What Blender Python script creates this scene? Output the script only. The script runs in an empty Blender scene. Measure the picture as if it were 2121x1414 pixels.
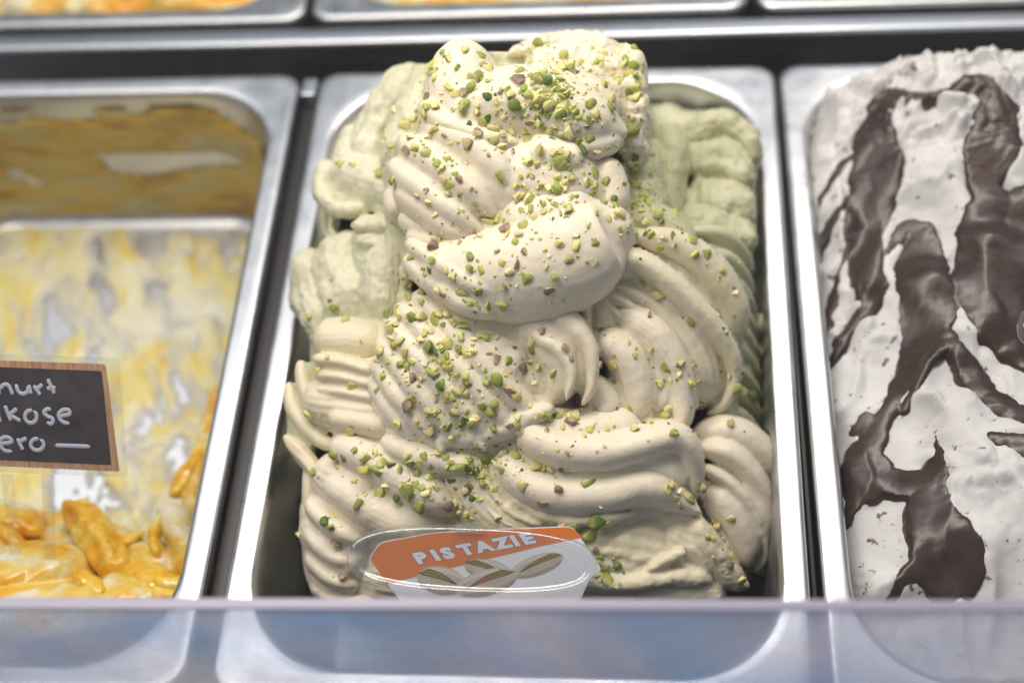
import bpy, bmesh, math, random
import numpy as np
from mathutils import Vector, Matrix

# ------------------------------------------------------------------ camera
SC = bpy.context.scene
CM = 0.01
PITCH, YAW, ROLL = 0.95284, -0.16597, -0.13846
CAM = np.array([5.747, -21.009, 55.202])            # cm, rim plane of the pans is z = 0
FPX, CX, CY = 2946.0, 1060.5, 707.0
cp, sp = math.cos(PITCH), math.sin(PITCH)
FV = np.array([math.sin(YAW)*cp, math.cos(YAW)*cp, -sp])
_r = np.array([math.cos(YAW), -math.sin(YAW), 0.0]); _u = np.cross(_r, FV)
RV = math.cos(ROLL)*_r + math.sin(ROLL)*_u
UV = -math.sin(ROLL)*_r + math.cos(ROLL)*_u
cam_d = bpy.data.cameras.new('camera'); cam = bpy.data.objects.new('camera', cam_d)
SC.collection.objects.link(cam); SC.camera = cam
cam.matrix_world = Matrix(((RV[0], UV[0], -FV[0], CAM[0]*CM), (RV[1], UV[1], -FV[1], CAM[1]*CM),
                           (RV[2], UV[2], -FV[2], CAM[2]*CM), (0, 0, 0, 1)))
cam_d.sensor_width = 36.0; cam_d.lens = 50.0
cam_d.clip_start = 0.01; cam_d.clip_end = 50.0
cam_d.dof.use_dof = True; cam_d.dof.focus_distance = 0.608; cam_d.dof.aperture_fstop = 3.2
cam_d.dof.aperture_blades = 7

# ------------------------------------------------------------------ world and lamps
world = bpy.data.worlds.new('World'); SC.world = world; world.use_nodes = True
wn = world.node_tree.nodes; wl = world.node_tree.links
bg = wn['Background']; bg.inputs['Color'].default_value = (0.72, 0.77, 0.85, 1); bg.inputs['Strength'].default_value = 0.24

def area_lamp(name, loc, target, sx, sy, power, col):
    d = bpy.data.lights.new(name, 'AREA'); d.shape = 'RECTANGLE'; d.size = sx*CM; d.size_y = sy*CM
    d.energy = power; d.color = col
    o = bpy.data.objects.new(name, d); SC.collection.objects.link(o)
    o.location = Vector(loc)*CM
    o.rotation_euler = (Vector(target)-Vector(loc)).to_track_quat('-Z', 'Y').to_euler()
    return o
area_lamp('case_light_strip', (-10, 29, 56), (0, 17, 0), 100, 7, 3.4, (1.0, 0.89, 0.77))
area_lamp('counter_light_panel', (-6, 52, 78), (0, 14, 0), 150, 50, 3.3, (1.0, 0.94, 0.87))
area_lamp('shop_ceiling_light', (-30, 100, 125), (0, 20, 0), 220, 90, 3.2, (0.84, 0.92, 1.0))

SC.view_settings.view_transform = 'Standard'; SC.view_settings.look = 'None'
SC.view_settings.exposure = 0.14; SC.view_settings.gamma = 1.0; SC.view_settings.use_curve_mapping = False
SC.cycles.use_denoising = True
SC.cycles.max_bounces = 7; SC.cycles.diffuse_bounces = 3; SC.cycles.glossy_bounces = 3; SC.cycles.adaptive_threshold = 0.03; SC.cycles.transmission_bounces = 6; SC.cycles.transparent_max_bounces = 12
SC.cycles.caustics_refractive = False; SC.cycles.caustics_reflective = False

# ------------------------------------------------------------------ helpers
D0 = 61.0
def ray(px, py): return FV + RV*(px-CX)/FPX - UV*(py-CY)/FPX
def Q(px, py, w): return CAM + ray(px, py)*(D0-w)          # a point w cm in front of the heap's sloping face
def Zp(px, py, z):
    d = ray(px, py); return CAM + d*((z-CAM[2])/d[2])      # a point at height z
def vlen(v): return math.sqrt(float(np.dot(v, v)))
def nrm(v): return v/ max(vlen(v), 1e-9)
SCALE = FPX/D0                                               # px per cm on the heap's face
rnd = random.Random(7)

def _hash(ix, iy, iz, seed):
    h = (ix.astype(np.int64)*374761393 + iy.astype(np.int64)*668265263 + iz.astype(np.int64)*2147483647 + seed*974711) & 0xffffffff
    h = ((h ^ (h >> 13))*1274126177) & 0xffffffff
    h = ((h ^ (h >> 16))*2246822519) & 0xffffffff
    return ((h ^ (h >> 15)) & 0xffff)/65535.0
def vnoise(P, scale, seed=0):
    p = np.asarray(P, float)/scale; i = np.floor(p); f = p-i; f = f*f*f*(f*(f*6-15)+10); i = i.astype(np.int64)
    r = 0
    for a in (0, 1):
        for b in (0, 1):
            for c in (0, 1):
                w = (f[:, 0] if a else 1-f[:, 0])*(f[:, 1] if b else 1-f[:, 1])*(f[:, 2] if c else 1-f[:, 2])
                r = r + w*_hash(i[:, 0]+a, i[:, 1]+b, i[:, 2]+c, seed)
    return r*2-1
def fbm(P, scale, seed=0, octs=3, gain=0.5):
    r = 0; a = 1
    for k in range(octs): r = r + a*vnoise(P, scale/2**k, seed+17*k); a *= gain
    return r

def link(o, parent=None):
    SC.collection.objects.link(o)
    if parent is not None: o.parent = parent
    return o
def mesh_obj(name, V, F, mat, parent=None, smooth=True, origin=None):
    V = np.asarray(V, float)*CM
    o_ = np.zeros(3) if origin is None else np.asarray(origin)*CM
    me = bpy.data.meshes.new(name); me.from_pydata((V-o_).tolist(), [], [list(map(int, f)) for f in F]); me.update()
    if smooth: me.polygons.foreach_set('use_smooth', [True]*len(me.polygons))
    for m in (mat if isinstance(mat, (list, tuple)) else [mat]): me.materials.append(m)
    o = bpy.data.objects.new(name, me); link(o, parent)
    if parent is not None:
        bpy.context.view_layer.update()
        o.location = Vector(o_) - parent.matrix_world.translation
    else: o.location = Vector(o_)
    return o
def tag(o, label=None, cat=None, group=None, kind=None):
    for k, v in (('label', label), ('category', cat), ('group', group), ('kind', kind)):
        if v: o[k] = v
    return o
def empty(name, loc, label, cat, group=None):
    o = bpy.data.objects.new(name, None); o.empty_display_size = 0.01; link(o)
    o.location = Vector(loc)*CM; tag(o, label, cat, group); bpy.context.view_layer.update()
    return o

class MB:
    def __init__(s): s.V = []; s.F = []
    def add(s, V, F):
        n = len(s.V); s.V.extend([tuple(v) for v in V]); s.F.extend([tuple(i+n for i in f) for f in F])
    def box(s, lo, hi):
        x0, y0, z0 = lo; x1, y1, z1 = hi
        s.add([(x0,y0,z0),(x1,y0,z0),(x1,y1,z0),(x0,y1,z0),(x0,y0,z1),(x1,y0,z1),(x1,y1,z1),(x0,y1,z1)],
              [(0,3,2,1),(4,5,6,7),(0,1,5,4),(1,2,6,5),(2,3,7,6),(3,0,4,7)])

def bevel_box(name, lo, hi, mat, r=0.12, parent=None, rotz=0):
    c = [(a+b)/2 for a, b in zip(lo, hi)]
    bm = bmesh.new(); bmesh.ops.create_cube(bm, size=1)
    for v in bm.verts: v.co = Vector([v.co[i]*(hi[i]-lo[i])*CM for i in range(3)])
    bmesh.ops.bevel(bm, geom=bm.edges[:], offset=r*CM, segments=3, profile=0.5, affect='EDGES')
    me = bpy.data.meshes.new(name); bm.to_mesh(me); bm.free(); me.materials.append(mat)
    me.polygons.foreach_set('use_smooth', [True]*len(me.polygons))
    o = bpy.data.objects.new(name, me); link(o, parent); o.location = Vector(c)*CM; o.rotation_euler.z = rotz
    return o

def catmull(P, n):
    P = np.asarray(P, float)
    if len(P) == 2: P = np.stack([P[0], (P[0]+P[1])/2, P[1]])
    seg = np.r_[0, np.cumsum([max(vlen(P[i+1][:3]-P[i][:3]), 1e-6) for i in range(len(P)-1)])]; seg /= seg[-1]
    t = np.linspace(0, 1, n); out = []
    E = np.vstack([2*P[0]-P[1], P, 2*P[-1]-P[-2]])
    for x in t:
        i = min(max(np.searchsorted(seg, x, side='right')-1, 0), len(P)-2)
        u = (x-seg[i])/(seg[i+1]-seg[i]); p0, p1, p2, p3 = E[i:i+4]
        out.append(0.5*((2*p1)+(-p0+p2)*u+(2*p0-5*p1+4*p2-p3)*u*u+(-p0+3*p1-3*p2+p3)*u**3))
    return np.array(out), t

def tube3(pts, ridge=None, cross=None, cap=(0.22, 0.22), m=40, n=36, bdir=None, wob=0.0, seed=0):
    """closed body swept along points (x, y, z, half_width, half_depth)"""
    S, t = catmull(pts, n); C = S[:, :3]; ra = np.maximum(S[:, 3], 0.02); rb = np.maximum(S[:, 4], 0.02)
    c0, c1 = cap
    k = np.ones(n)
    k = np.where(t < c0, np.sqrt(np.clip(1-(1-t/c0)**2, 0, 1)), k)
    k = np.minimum(k, np.where(t > 1-c1, np.sqrt(np.clip(1-(1-(1-t)/c1)**2, 0, 1)), 1))
    T = np.gradient(C, axis=0); T /= np.linalg.norm(T, axis=1)[:, None]+1e-9
    Bd = -FV if bdir is None else np.asarray(bdir, float)
    N = np.cross(T, Bd); N /= np.linalg.norm(N, axis=1)[:, None]+1e-9
    B = np.cross(N, T)
    th = np.linspace(0, 2*np.pi, m, endpoint=False)
    V = []; F = []
    for i in range(1, n-1):
        f = np.ones(m)
        if ridge:
            kk, amp, ph, tw = ridge
            f = f + amp*(np.abs(np.cos(kk*th/2*1.0 + ph + tw*t[i] + 0.5*math.sin(7*t[i]+seed)))**0.75 - 0.6)
        if cross:
            kk, amp, ph = cross
            f = f*(1+amp*(abs(math.cos(kk*math.pi*t[i]+ph))**0.75-0.6))
        P = C[i] + k[i]*((ra[i]*f*np.cos(th))[:, None]*N[i] + (rb[i]*f*np.sin(th))[:, None]*B[i])
        V.append(P)
    V = np.vstack(V)
    if wob: V = V + wob*np.stack([vnoise(V, 1.3, seed+k_) for k_ in (1, 2, 3)], 1)
    R = n-2
    for i in range(R-1):
        for j in range(m):
            a = i*m+j; b = i*m+(j+1) % m; F.append((a, b, b+m, a+m))
    V = np.vstack([V, C[0], C[-1]]); s, e = R*m, R*m+1
    for j in range(m):
        F.append((s, (j+1) % m, j)); F.append((e, (R-1)*m+j, (R-1)*m+(j+1) % m))
    return V, F
STRIA = [.03]
def tq(pts, **kw):
    """pts: (px, py, w_front_surface, half_width_px, half_depth_px)"""
    kw.setdefault('ridge', (24, STRIA[0], rnd.uniform(0, 3), rnd.uniform(-.6, .6)))
    if kw['ridge'][0] > 16: kw['m'] = 120
    out = []
    for px, py, w, a, b in pts:
        c = Q(px, py, w-b/SCALE); out.append((*c, a/SCALE, b/SCALE))
    return tube3(out, **kw)

def remesh_obj(name, pieces, mat, parent, voxel=0.07, smooth=2, amp=0.03, fine=0.004, seed=0, nscale=0.9, origin=None, torn=.02):
    mb = MB()
    for V, F in pieces: mb.add(V, F)
    me = bpy.data.meshes.new('tmp'); me.from_pydata([tuple(v) for v in mb.V], [], mb.F); me.update()
    ob = bpy.data.objects.new('tmp', me); SC.collection.objects.link(ob)
    md = ob.modifiers.new('r', 'REMESH'); md.mode = 'VOXEL'; md.voxel_size = voxel; md.adaptivity = 0
    dg = bpy.context.evaluated_depsgraph_get(); ev = ob.evaluated_get(dg); m2 = bpy.data.meshes.new_from_object(ev)
    bpy.data.objects.remove(ob)
    nv = len(m2.vertices); P = np.empty(nv*3); m2.vertices.foreach_get('co', P); P = P.reshape(-1, 3)
    ne = len(m2.edges); E = np.empty(ne*2, np.int32); m2.edges.foreach_get('vertices', E); E = E.reshape(-1, 2)
    deg = np.bincount(E.ravel(), minlength=nv)[:, None]
    for it in range(smooth):
        S = np.zeros_like(P)
        for c in range(3):
            S[:, c] = np.bincount(E[:, 0], P[E[:, 1], c], nv)+np.bincount(E[:, 1], P[E[:, 0], c], nv)
        P = P*0.4+0.6*S/np.maximum(deg, 1)
    m2.vertices.foreach_set('co', P.ravel()); m2.update()
    Nn = np.empty(nv*3); m2.vertex_normals.foreach_get('vector', Nn); Nn = Nn.reshape(-1, 3)
    d = amp*fbm(P, nscale, seed, 3) + fine*fbm(P, 0.22, seed+5, 2)
    mk = np.clip((vnoise(P, 1.9, seed+31)-.05)/.4, 0, 1)
    A = P*np.array([.55, 1.0, 1.0])
    d = d + torn*mk*(np.abs(vnoise(A, .42, seed+33))+.6*np.abs(vnoise(A, .2, seed+34))-.35)
    P = P+Nn*d[:, None]
    o_ = P.mean(0) if origin is None else np.asarray(origin)
    m2.vertices.foreach_set('co', ((P-o_)*CM).ravel()); m2.update()
    m2.polygons.foreach_set('use_smooth', [True]*len(m2.polygons))
    m2.materials.clear(); m2.materials.append(mat); m2.name = name
    ob = bpy.data.objects.new(name, m2); link(ob, parent)
    ob.location = Vector(o_*CM) - (parent.matrix_world.translation if parent else Vector())
    return ob

# ------------------------------------------------------------------ materials
def new_mat(name):
    m = bpy.data.materials.new(name); m.use_nodes = True
    return m, m.node_tree.nodes, m.node_tree.links, m.node_tree.nodes['Principled BSDF']
def setp(b, **kw):
    names = dict(col='Base Color', rough='Roughness', metal='Metallic', spec='Specular IOR Level', sss='Subsurface Weight', sssr='Subsurface Radius',
                 ssss='Subsurface Scale', trans='Transmission Weight', ior='IOR', coat='Coat Weight', alpha='Alpha')
    for k, v in kw.items(): b.inputs[names[k]].default_value = (*v, 1) if k == 'col' else v
def noise(n, scale, detail=3, rough=0.5, dist=0.0):
    t = n.new('ShaderNodeTexNoise'); t.inputs['Scale'].default_value = scale; t.inputs['Detail'].default_value = detail
    t.inputs['Roughness'].default_value = rough; t.inputs['Distortion'].default_value = dist
    return t
def ramp(n, l, fac, stops):
    r = n.new('ShaderNodeValToRGB'); els = r.color_ramp.elements
    while len(els) < len(stops): els.new(0.5)
    for e, (p, c) in zip(els, stops): e.position = p; e.color = (*c, 1) if len(c) == 3 else c
    l.new(fac, r.inputs['Fac']); return r
def geo_pos(n):
    return n.new('ShaderNodeNewGeometry').outputs['Position']
def bump(n, l, b, height, strength, dist):
    bp = n.new('ShaderNodeBump'); bp.inputs['Strength'].default_value = strength; bp.inputs['Distance'].default_value = dist
    l.new(height, bp.inputs['Height']); l.new(bp.outputs['Normal'], b.inputs['Normal']); return bp

def gelato_mat(name, c1, c2, sss=0.35):
    m, n, l, b = new_mat(name)
    pos = geo_pos(n); t = noise(n, 22, 3, 0.55, 0.4); l.new(pos, t.inputs['Vector'])
    r = ramp(n, l, t.outputs['Fac'], [(0.35, c1), (0.65, c2)]); l.new(r.outputs['Color'], b.inputs['Base Color'])
    setp(b, rough=0.42, spec=0.35, sss=sss, sssr=(1.0, 0.8, 0.45), ssss=0.0035)
    f = noise(n, 900, 3, 0.6); l.new(pos, f.inputs['Vector']); g = noise(n, 160, 4, 0.6); l.new(pos, g.inputs['Vector'])
    mx = n.new('ShaderNodeMath'); mx.operation = 'ADD'; l.new(f.outputs['Fac'], mx.inputs[0]); l.new(g.outputs['Fac'], mx.inputs[1])
    vo = n.new('ShaderNodeTexVoronoi'); vo.inputs['Scale'].default_value = 260; l.new(pos, vo.inputs['Vector'])
    vr = ramp(n, l, vo.outputs['Distance'], [(.06, (0, 0, 0)), (.16, (1, 1, 1))]); pm = n.new('ShaderNodeMath'); pm.operation = 'MULTIPLY_ADD'; pm.inputs[1].default_value = .8
    l.new(vr.outputs['Color'], pm.inputs[0]); l.new(mx.outputs[0], pm.inputs[2]); mx = pm
    r2 = ramp(n, l, g.outputs['Fac'], [(.35, (.34,)*3), (.7, (.52,)*3)]); l.new(r2.outputs['Color'], b.inputs['Roughness'])
    bump(n, l, b, mx.outputs[0], 0.30, 0.0006)
    return m
M = {}
M['cream'] = gelato_mat('pistachio_gelato_cream', (0.79, 0.715, 0.56), (0.83, 0.76, 0.62))
M['creamgreen'] = gelato_mat('pistachio_gelato_mixed', (0.73, 0.67, 0.48), (0.79, 0.72, 0.55))
M['body'] = gelato_mat('pistachio_gelato_body', (0.74, 0.68, 0.50), (0.79, 0.725, 0.555))
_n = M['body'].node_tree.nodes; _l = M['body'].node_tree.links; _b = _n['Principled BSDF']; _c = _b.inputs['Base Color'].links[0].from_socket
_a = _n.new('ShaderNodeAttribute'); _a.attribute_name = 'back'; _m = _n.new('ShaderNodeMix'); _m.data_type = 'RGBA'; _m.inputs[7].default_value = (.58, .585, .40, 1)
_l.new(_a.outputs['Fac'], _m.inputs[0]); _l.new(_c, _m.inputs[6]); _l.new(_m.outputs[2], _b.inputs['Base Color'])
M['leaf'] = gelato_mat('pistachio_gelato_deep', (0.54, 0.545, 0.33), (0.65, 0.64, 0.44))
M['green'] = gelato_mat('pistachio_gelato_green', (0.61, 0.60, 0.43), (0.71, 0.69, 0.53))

def steel_mat(name, base, rough, stretch=(1, 1, 1)):
    m, n, l, b = new_mat(name); setp(b, metal=1.0)
    mp = n.new('ShaderNodeMapping'); mp.inputs['Scale'].default_value = stretch; l.new(geo_pos(n), mp.inputs['Vector'])
    t = noise(n, 60, 4, 0.6); l.new(mp.outputs[0], t.inputs['Vector'])
    r = ramp(n, l, t.outputs['Fac'], [(0.3, tuple(c*0.88 for c in base)), (0.7, base)]); l.new(r.outputs['Color'], b.inputs['Base Color'])
    r2 = ramp(n, l, t.outputs['Fac'], [(0.3, (rough*0.8,)*3), (0.75, (rough*1.35,)*3)]); l.new(r2.outputs['Color'], b.inputs['Roughness'])
    s2 = noise(n, 700, 3, .7); mp2 = n.new('ShaderNodeMapping'); mp2.inputs['Scale'].default_value = (1, .08, .3); l.new(geo_pos(n), mp2.inputs['Vector']); l.new(mp2.outputs[0], s2.inputs['Vector'])
    ad = n.new('ShaderNodeMath'); ad.operation = 'MULTIPLY_ADD'; ad.inputs[1].default_value = .35; l.new(s2.outputs['Fac'], ad.inputs[0]); l.new(t.outputs['Fac'], ad.inputs[2])
    bump(n, l, b, ad.outputs[0], 0.10, 0.0008)
    return m
M['steel'] = steel_mat('stainless_steel', (0.66, 0.67, 0.69), 0.32)
M['rail'] = steel_mat('rail_steel', (0.68, 0.71, 0.75), 0.3, (0.1, 1, 1))
def plain(name, col, rough=0.5, **kw):
    m, n, l, b = new_mat(name); setp(b, col=col, rough=rough, **kw)
    t = noise(n, 140, 3); l.new(geo_pos(n), t.inputs['Vector']); bump(n, l, b, t.outputs['Fac'], 0.05, 0.0005); return m
M['dark'] = plain('dark_plastic', (0.03, 0.027, 0.029), 0.45)
M['case'] = plain('case_interior', (0.045, 0.04, 0.04), 0.6)

# ------------------------------------------------------------------ the setting: case floor, ledge
cf = MB(); cf.box((-80, -12, -18), (80, 90, -15)); tag(mesh_obj('case_floor', cf.V, cf.F, M['case'], smooth=False), kind='structure')
tag(bevel_box('front_ledge', (-80, -9, -2.2), (80, -0.9, -0.9), M['steel'], 0.2), kind='structure')

# ------------------------------------------------------------------ steel pans
def rrect(hx, hy, r, z, k=10):
    pts = []
    for (sx, sy, a0) in ((1, 1, 0), (-1, 1, 90), (-1, -1, 180), (1, -1, 270)):
        for i in range(k+1):
            a = math.radians(a0+90*i/k)
            pts.append((sx*(hx-r)+r*math.cos(a), sy*(hy-r)+r*math.sin(a), z))
    # points along the straight runs keep the walls evenly divided
    return pts
PAN_RINGS = [(12.36, 17.86, 1.0, -1.0), (12.42, 17.92, 1.05, -0.9), (12.5, 18.0, 1.1, -0.35), (12.48, 17.98, 1.1, -0.16), (12.38, 17.88, 1.1, -0.04), (12.2, 17.7, 1.15, 0.0),
             (11.95, 17.45, 1.4, -0.015), (11.62, 17.1, 3.6, -0.03), (11.48, 16.98, 4.3, -0.05), (11.36, 16.86, 4.5, -0.13), (11.27, 16.77, 4.5, -0.3), (11.22, 16.72, 4.5, -0.6),
             (11.1, 16.6, 4.4, -2.0), (10.85, 16.35, 4.2, -5.0), (10.55, 16.05, 4.0, -8.6), (10.4, 15.9, 3.9, -9.4), (10.1, 15.6, 3.7, -9.85), (9.6, 15.1, 3.4, -10.0), (7.5, 13, 2.4, -10.02)]
pan_mesh = None
def make_pan(x, y, rot, label, z=0.0):
    global pan_mesh
    if pan_mesh is None:
        V = []; F = []
        for R in PAN_RINGS: V += rrect(*R)
        k = 44
        for i in range(len(PAN_RINGS)-1):
            for j in range(k):
                a = i*k+j; b = i*k+(j+1) % k; F.append((a, b, b+k, a+k))
        F.append(tuple(range((len(PAN_RINGS)-1)*k, len(PAN_RINGS)*k)))
        o = mesh_obj('gelato_pan', V, F, M['steel']); pan_mesh = o.data
        md = o.modifiers.new('wall', 'SOLIDIFY'); md.thickness = 0.0007; md.offset = -1
    else:
        o = bpy.data.objects.new('gelato_pan', pan_mesh); link(o)
        md = o.modifiers.new('wall', 'SOLIDIFY'); md.thickness = 0.0007; md.offset = -1
    o.location = Vector((x, y, z))*CM; o.rotation_euler.z = rot
    tag(o, label, 'pan', 'steel pans set in the display case'); return o
make_pan(0.0, 18.0, math.radians(-0.25), 'rectangular steel pan holding the tall pistachio gelato heap')
make_pan(-26.0, 18.0, math.radians(0.1), 'nearly scraped out steel pan with yellow smears on its bottom')
make_pan(25.35, 18.0, math.radians(0.35), 'rectangular steel pan filled with white gelato and chocolate')
make_pan(-1.15, 58.4, 0, 'steel pan behind the rail, directly behind the pistachio pan')
make_pan(-26.55, 58.4, 0, 'steel pan behind the rail holding orange and white gelato')
make_pan(24.35, 58.4, 0, 'steel pan behind the rail, behind the chocolate gelato pan')
tag(bevel_box('rail', (-80, 38.45, -1.6), (80, 39.75, -0.05), M['rail'], 0.25), 'polished steel rail running across behind the front row of pans', 'rail')
def bar(x0, x1, rot, label, bracket):
    e = empty('support_bar', ((x0+x1)/2, 18, -1.5), label, 'bar')
    o = bevel_box('bar_strip', ((x0-x1)/2, -17.9, -1.2), ((x1-x0)/2, 16.4, 0.45), M['dark'], 0.06, e)
    if bracket:
        bevel_box('end_bracket', ((x0-x1)/2+0.03, 16.5, -1.0), ((x1-x0)/2-0.03, 17.9, 1.25), M['rail'], 0.14, e)
        bevel_box('bracket_lip', ((x0-x1)/2+0.05, 16.42, 1.1), ((x1-x0)/2-0.05, 17.0, 1.4), M['rail'], 0.12, e)
    e.rotation_euler.z = rot
bar(-13.46, -12.56, 0, 'dark support bar with steel end bracket left of the pistachio pan', True)
bar(12.58, 12.82, math.radians(0.1), 'thin dark support bar between pistachio pan and chocolate pan', False)

# ------------------------------------------------------------------ pistachio gelato heap
heap = empty('pistachio_gelato', (0, 16, -9.9), 'tall heap of whipped pistachio gelato sprinkled with chopped nuts in the middle pan', 'ice cream')
def part(name, tubes, mat, seed, **kw): return remesh_obj(name, tubes, mat, heap, seed=seed, **kw)

# fill under and behind the heap, up to the walls of the pan
def pan_fill(name, x0, x1, y0, y1, zf, mat, parent, step=0.22, zb=-9.9, r=3.8):
    nx = int((x1-x0)/step)+1; ny = int((y1-y0)/step)+1
    X, Y = np.meshgrid(np.linspace(x0, x1, nx), np.linspace(y0, y1, ny), indexing='ij')
    cx, cy, hx, hy = (x0+x1)/2, (y0+y1)/2, (x1-x0)/2, (y1-y0)/2
    # squeeze the grid corners into the pan's rounded corners
    u = (X-cx)/hx; v = (Y-cy)/hy
    qx = np.abs(X-cx)-(hx-r); qy = np.abs(Y-cy)-(hy-r)
    both = (qx > 0) & (qy > 0); L = np.sqrt(qx**2+qy**2)+1e-9; mxq = np.maximum(qx, qy)
    s = np.where(both, mxq/L, 1.0)
    X = np.where(both, cx+np.sign(u)*((hx-r)+qx*s), X); Y = np.where(both, cy+np.sign(v)*((hy-r)+qy*s), Y)
    P = np.stack([X.ravel(), Y.ravel(), np.zeros(X.size)], 1)
    P[:, 2] = zf(P[:, 0], P[:, 1], P)
    V = P; F = []
    idx = np.arange(nx*ny).reshape(nx, ny)
    a, b, c, d = idx[:-1, :-1].ravel(), idx[1:, :-1].ravel(), idx[1:, 1:].ravel(), idx[:-1, 1:].ravel()
    F = [tuple(q) for q in np.stack([a, b, c, d], 1)]
    loop = list(idx[:, 0])+list(idx[-1, 1:])+list(idx[-2::-1, -1])+list(idx[0, -2:0:-1])
    base = len(V); low = P[loop].copy(); low[:, 2] = zb; low[:, 0] = cx+(low[:, 0]-cx)*.91; low[:, 1] = cy+(low[:, 1]-cy)*.93
    V = np.vstack([V, low]); n = len(loop)
    for i in range(n): j = (i+1) % n; F.append((loop[j], loop[i], base+i, base+j))
    F.append(tuple(base+i for i in range(n)))
    return mesh_obj(name, V, F, mat, parent)
def zfill(x, y, P):
    h = -4.6 + 0.10*(y-12) + 0.9*fbm(P, 4.0, 3, 3)
    h = np.where(y > 24, h+0.12*(y-24), h)
    return h - 4*np.clip((11-y)/4.0, 0, 1)
pan_fill('gelato_fill', -10.6, 10.6, 7.0, 34.2, zfill, M['green'], heap)

STRIA[0] = .0
core = [tq([(1000,260,-3.2,120,200),(1030,500,-1.2,150,230),(1030,760,-1.0,190,260),(1030,1000,-0.9,260,280),(1030,1190,-1.2,300,260)], cap=(.1,.1)),
        tq([(1000,420,-6,210,260),(1100,700,-5,300,330),(1080,1000,-4,360,340),(1060,1180,-3.5,370,300)], cap=(.1,.1))]
part('inner_heap', core, M['creamgreen'], 1, voxel=0.12)

STRIA[0] = .012
part('top_scoop', [
    tq([(950,98,-1.6,45,70),(958,150,-.6,76,90),(965,210,-.1,92,100),(985,290,.1,92,100),(1000,340,-.3,60,80)], cap=(.25,.2)),
    tq([(900,240,-.6,50,80),(1000,225,.1,75,90),(1100,225,.3,92,95),(1200,250,.1,78,80),(1270,270,-.4,42,50),(1303,275,-.8,14,20)], cap=(.2,.15)),
    tq([(1060,190,-.6,40,60),(1130,175,-.7,50,70),(1220,200,-.9,45,60),(1290,235,-1.1,28,40)]),
    tq([(880,225,-.5,32,60),(930,262,.15,30,50),(1010,290,.45,28,45),(1080,300,.4,18,30)]),
    tq([(1180,310,-.2,40,60),(1235,300,-.4,36,50),(1290,285,-.9,18,25)]),
    ], M['cream'], 11, nscale=1.1, torn=.015)
STRIA[0] = .03
part('back_crest', [
    tq([(1040,118,-4.6,14,40),(1110,100,-4.6,26,50),(1190,98,-4.6,30,60),(1255,104,-4.4,30,50),(1290,112,-4.2,22,40)]),
    tq([(1296,82,-4.0,9,20),(1300,120,-3.6,28,46),(1312,180,-3.2,36,56),(1318,260,-3.0,34,60),(1300,350,-3.2,40,70)], cross=(5,.2,0)),
    tq([(1080,160,-4.0,60,90),(1200,160,-3.6,76,90),(1290,200,-3.4,60,80)]),
    ], M['cream'], 13, amp=.2, nscale=1.0, fine=.03)
STRIA[0] = .018
part('middle_scoop', [
    tq([(875,262,-.4,38,60),(960,295,.35,46,60),(1030,350,.75,42,60),(1065,420,.7,26,40)], cap=(.3,.3)),
    tq([(835,296,-.6,40,70),(905,345,.5,44,60),(975,400,.85,40,60),(1030,455,.8,24,40)], cap=(.3,.3)),
    tq([(818,345,-.7,38,70),(880,395,.45,40,60),(950,450,.85,36,60),(1010,490,.7,22,40)], cap=(.3,.3)),
    tq([(828,392,-.8,34,60),(875,432,.2,34,60),(930,475,.6,30,50),(990,505,.6,20,40)], cap=(.3,.3)),
    tq([(950,330,.1,95,120),(1060,380,.5,115,120),(1170,400,.45,105,110),(1255,430,.1,55,70)], cap=(.25,.2)),
    tq([(1090,310,.3,50,60),(1150,330,.5,46,60),(1210,330,.2,30,50)]),
    tq([(1240,330,-1.0,40,50),(1262,390,-.8,42,50),(1275,450,-.6,26,40)]),
    ], M['cream'], 17, torn=.01, smooth=3)
part('small_curl', [
    tq([(812,395,-1.6,20,40),(822,430,-1.3,26,40),(840,450,-1.0,22,40)]),
    tq([(838,455,-1.0,20,40),(870,470,-.5,26,40),(930,485,-.1,20,40)]),
    tq([(850,490,-.7,22,40),(905,500,0,24,40),(950,505,.2,18,30)]),
    ], M['cream'], 19)
STRIA[0] = .004
part('lip_fold', [
    tq([(850,515,-.3,34,50),(900,545,.5,62,80),(985,560,1.1,92,95),(1080,562,1.55,114,105),(1180,525,1.5,118,105),(1262,480,1.0,82,85),(1306,462,.5,26,34)], cap=(.16,.12), m=56),
    tq([(1030,480,.6,70,80),(1150,455,.85,80,90),(1250,450,.6,50,60)]),
    tq([(838,532,-.3,24,40),(890,580,.35,26,40),(960,628,.95,28,45),(1030,655,1.15,24,40)], cap=(.25,.35)),
    tq([(845,500,-.1,24,40),(910,545,.75,24,40),(985,590,1.3,26,40),(1050,610,1.5,18,30)], cap=(.25,.4)),
    ], M['cream'], 23, nscale=1.6, amp=.045, torn=.008, smooth=4)
STRIA[0] = .03
dl = []
for k, (a, b, c, d) in enumerate([
    ((893,588),(1000,690),(1085,775),(1150,838)), ((858,604),(962,712),(1045,800),(1112,868)), ((828,630),(922,735),(1008,828),(1062,893)),
    ((803,664),(890,765),(968,852),(1015,908)), ((786,704),(858,795),(925,872),(962,914)), ((777,745),(832,822),(885,885),(912,914)),
    ((775,786),(812,846),(848,888),(866,906)), ((782,826),(805,858),(826,886),(838,895))]):
    w = [-.8, .1, .25, .2, .0, -.35, -.8, -1.3][k]
    s = [1, 1, 1, 1, .95, .9, .8, .65][k]
    dl.append(tq([(*a, w-.7, 27*s, 44), (*b, w+.45, 32*s, 44), (*c, w+.5, 32*s, 46), (*d, w-.1, 24*s, 40)], cap=(.16, .13), m=28))
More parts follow.
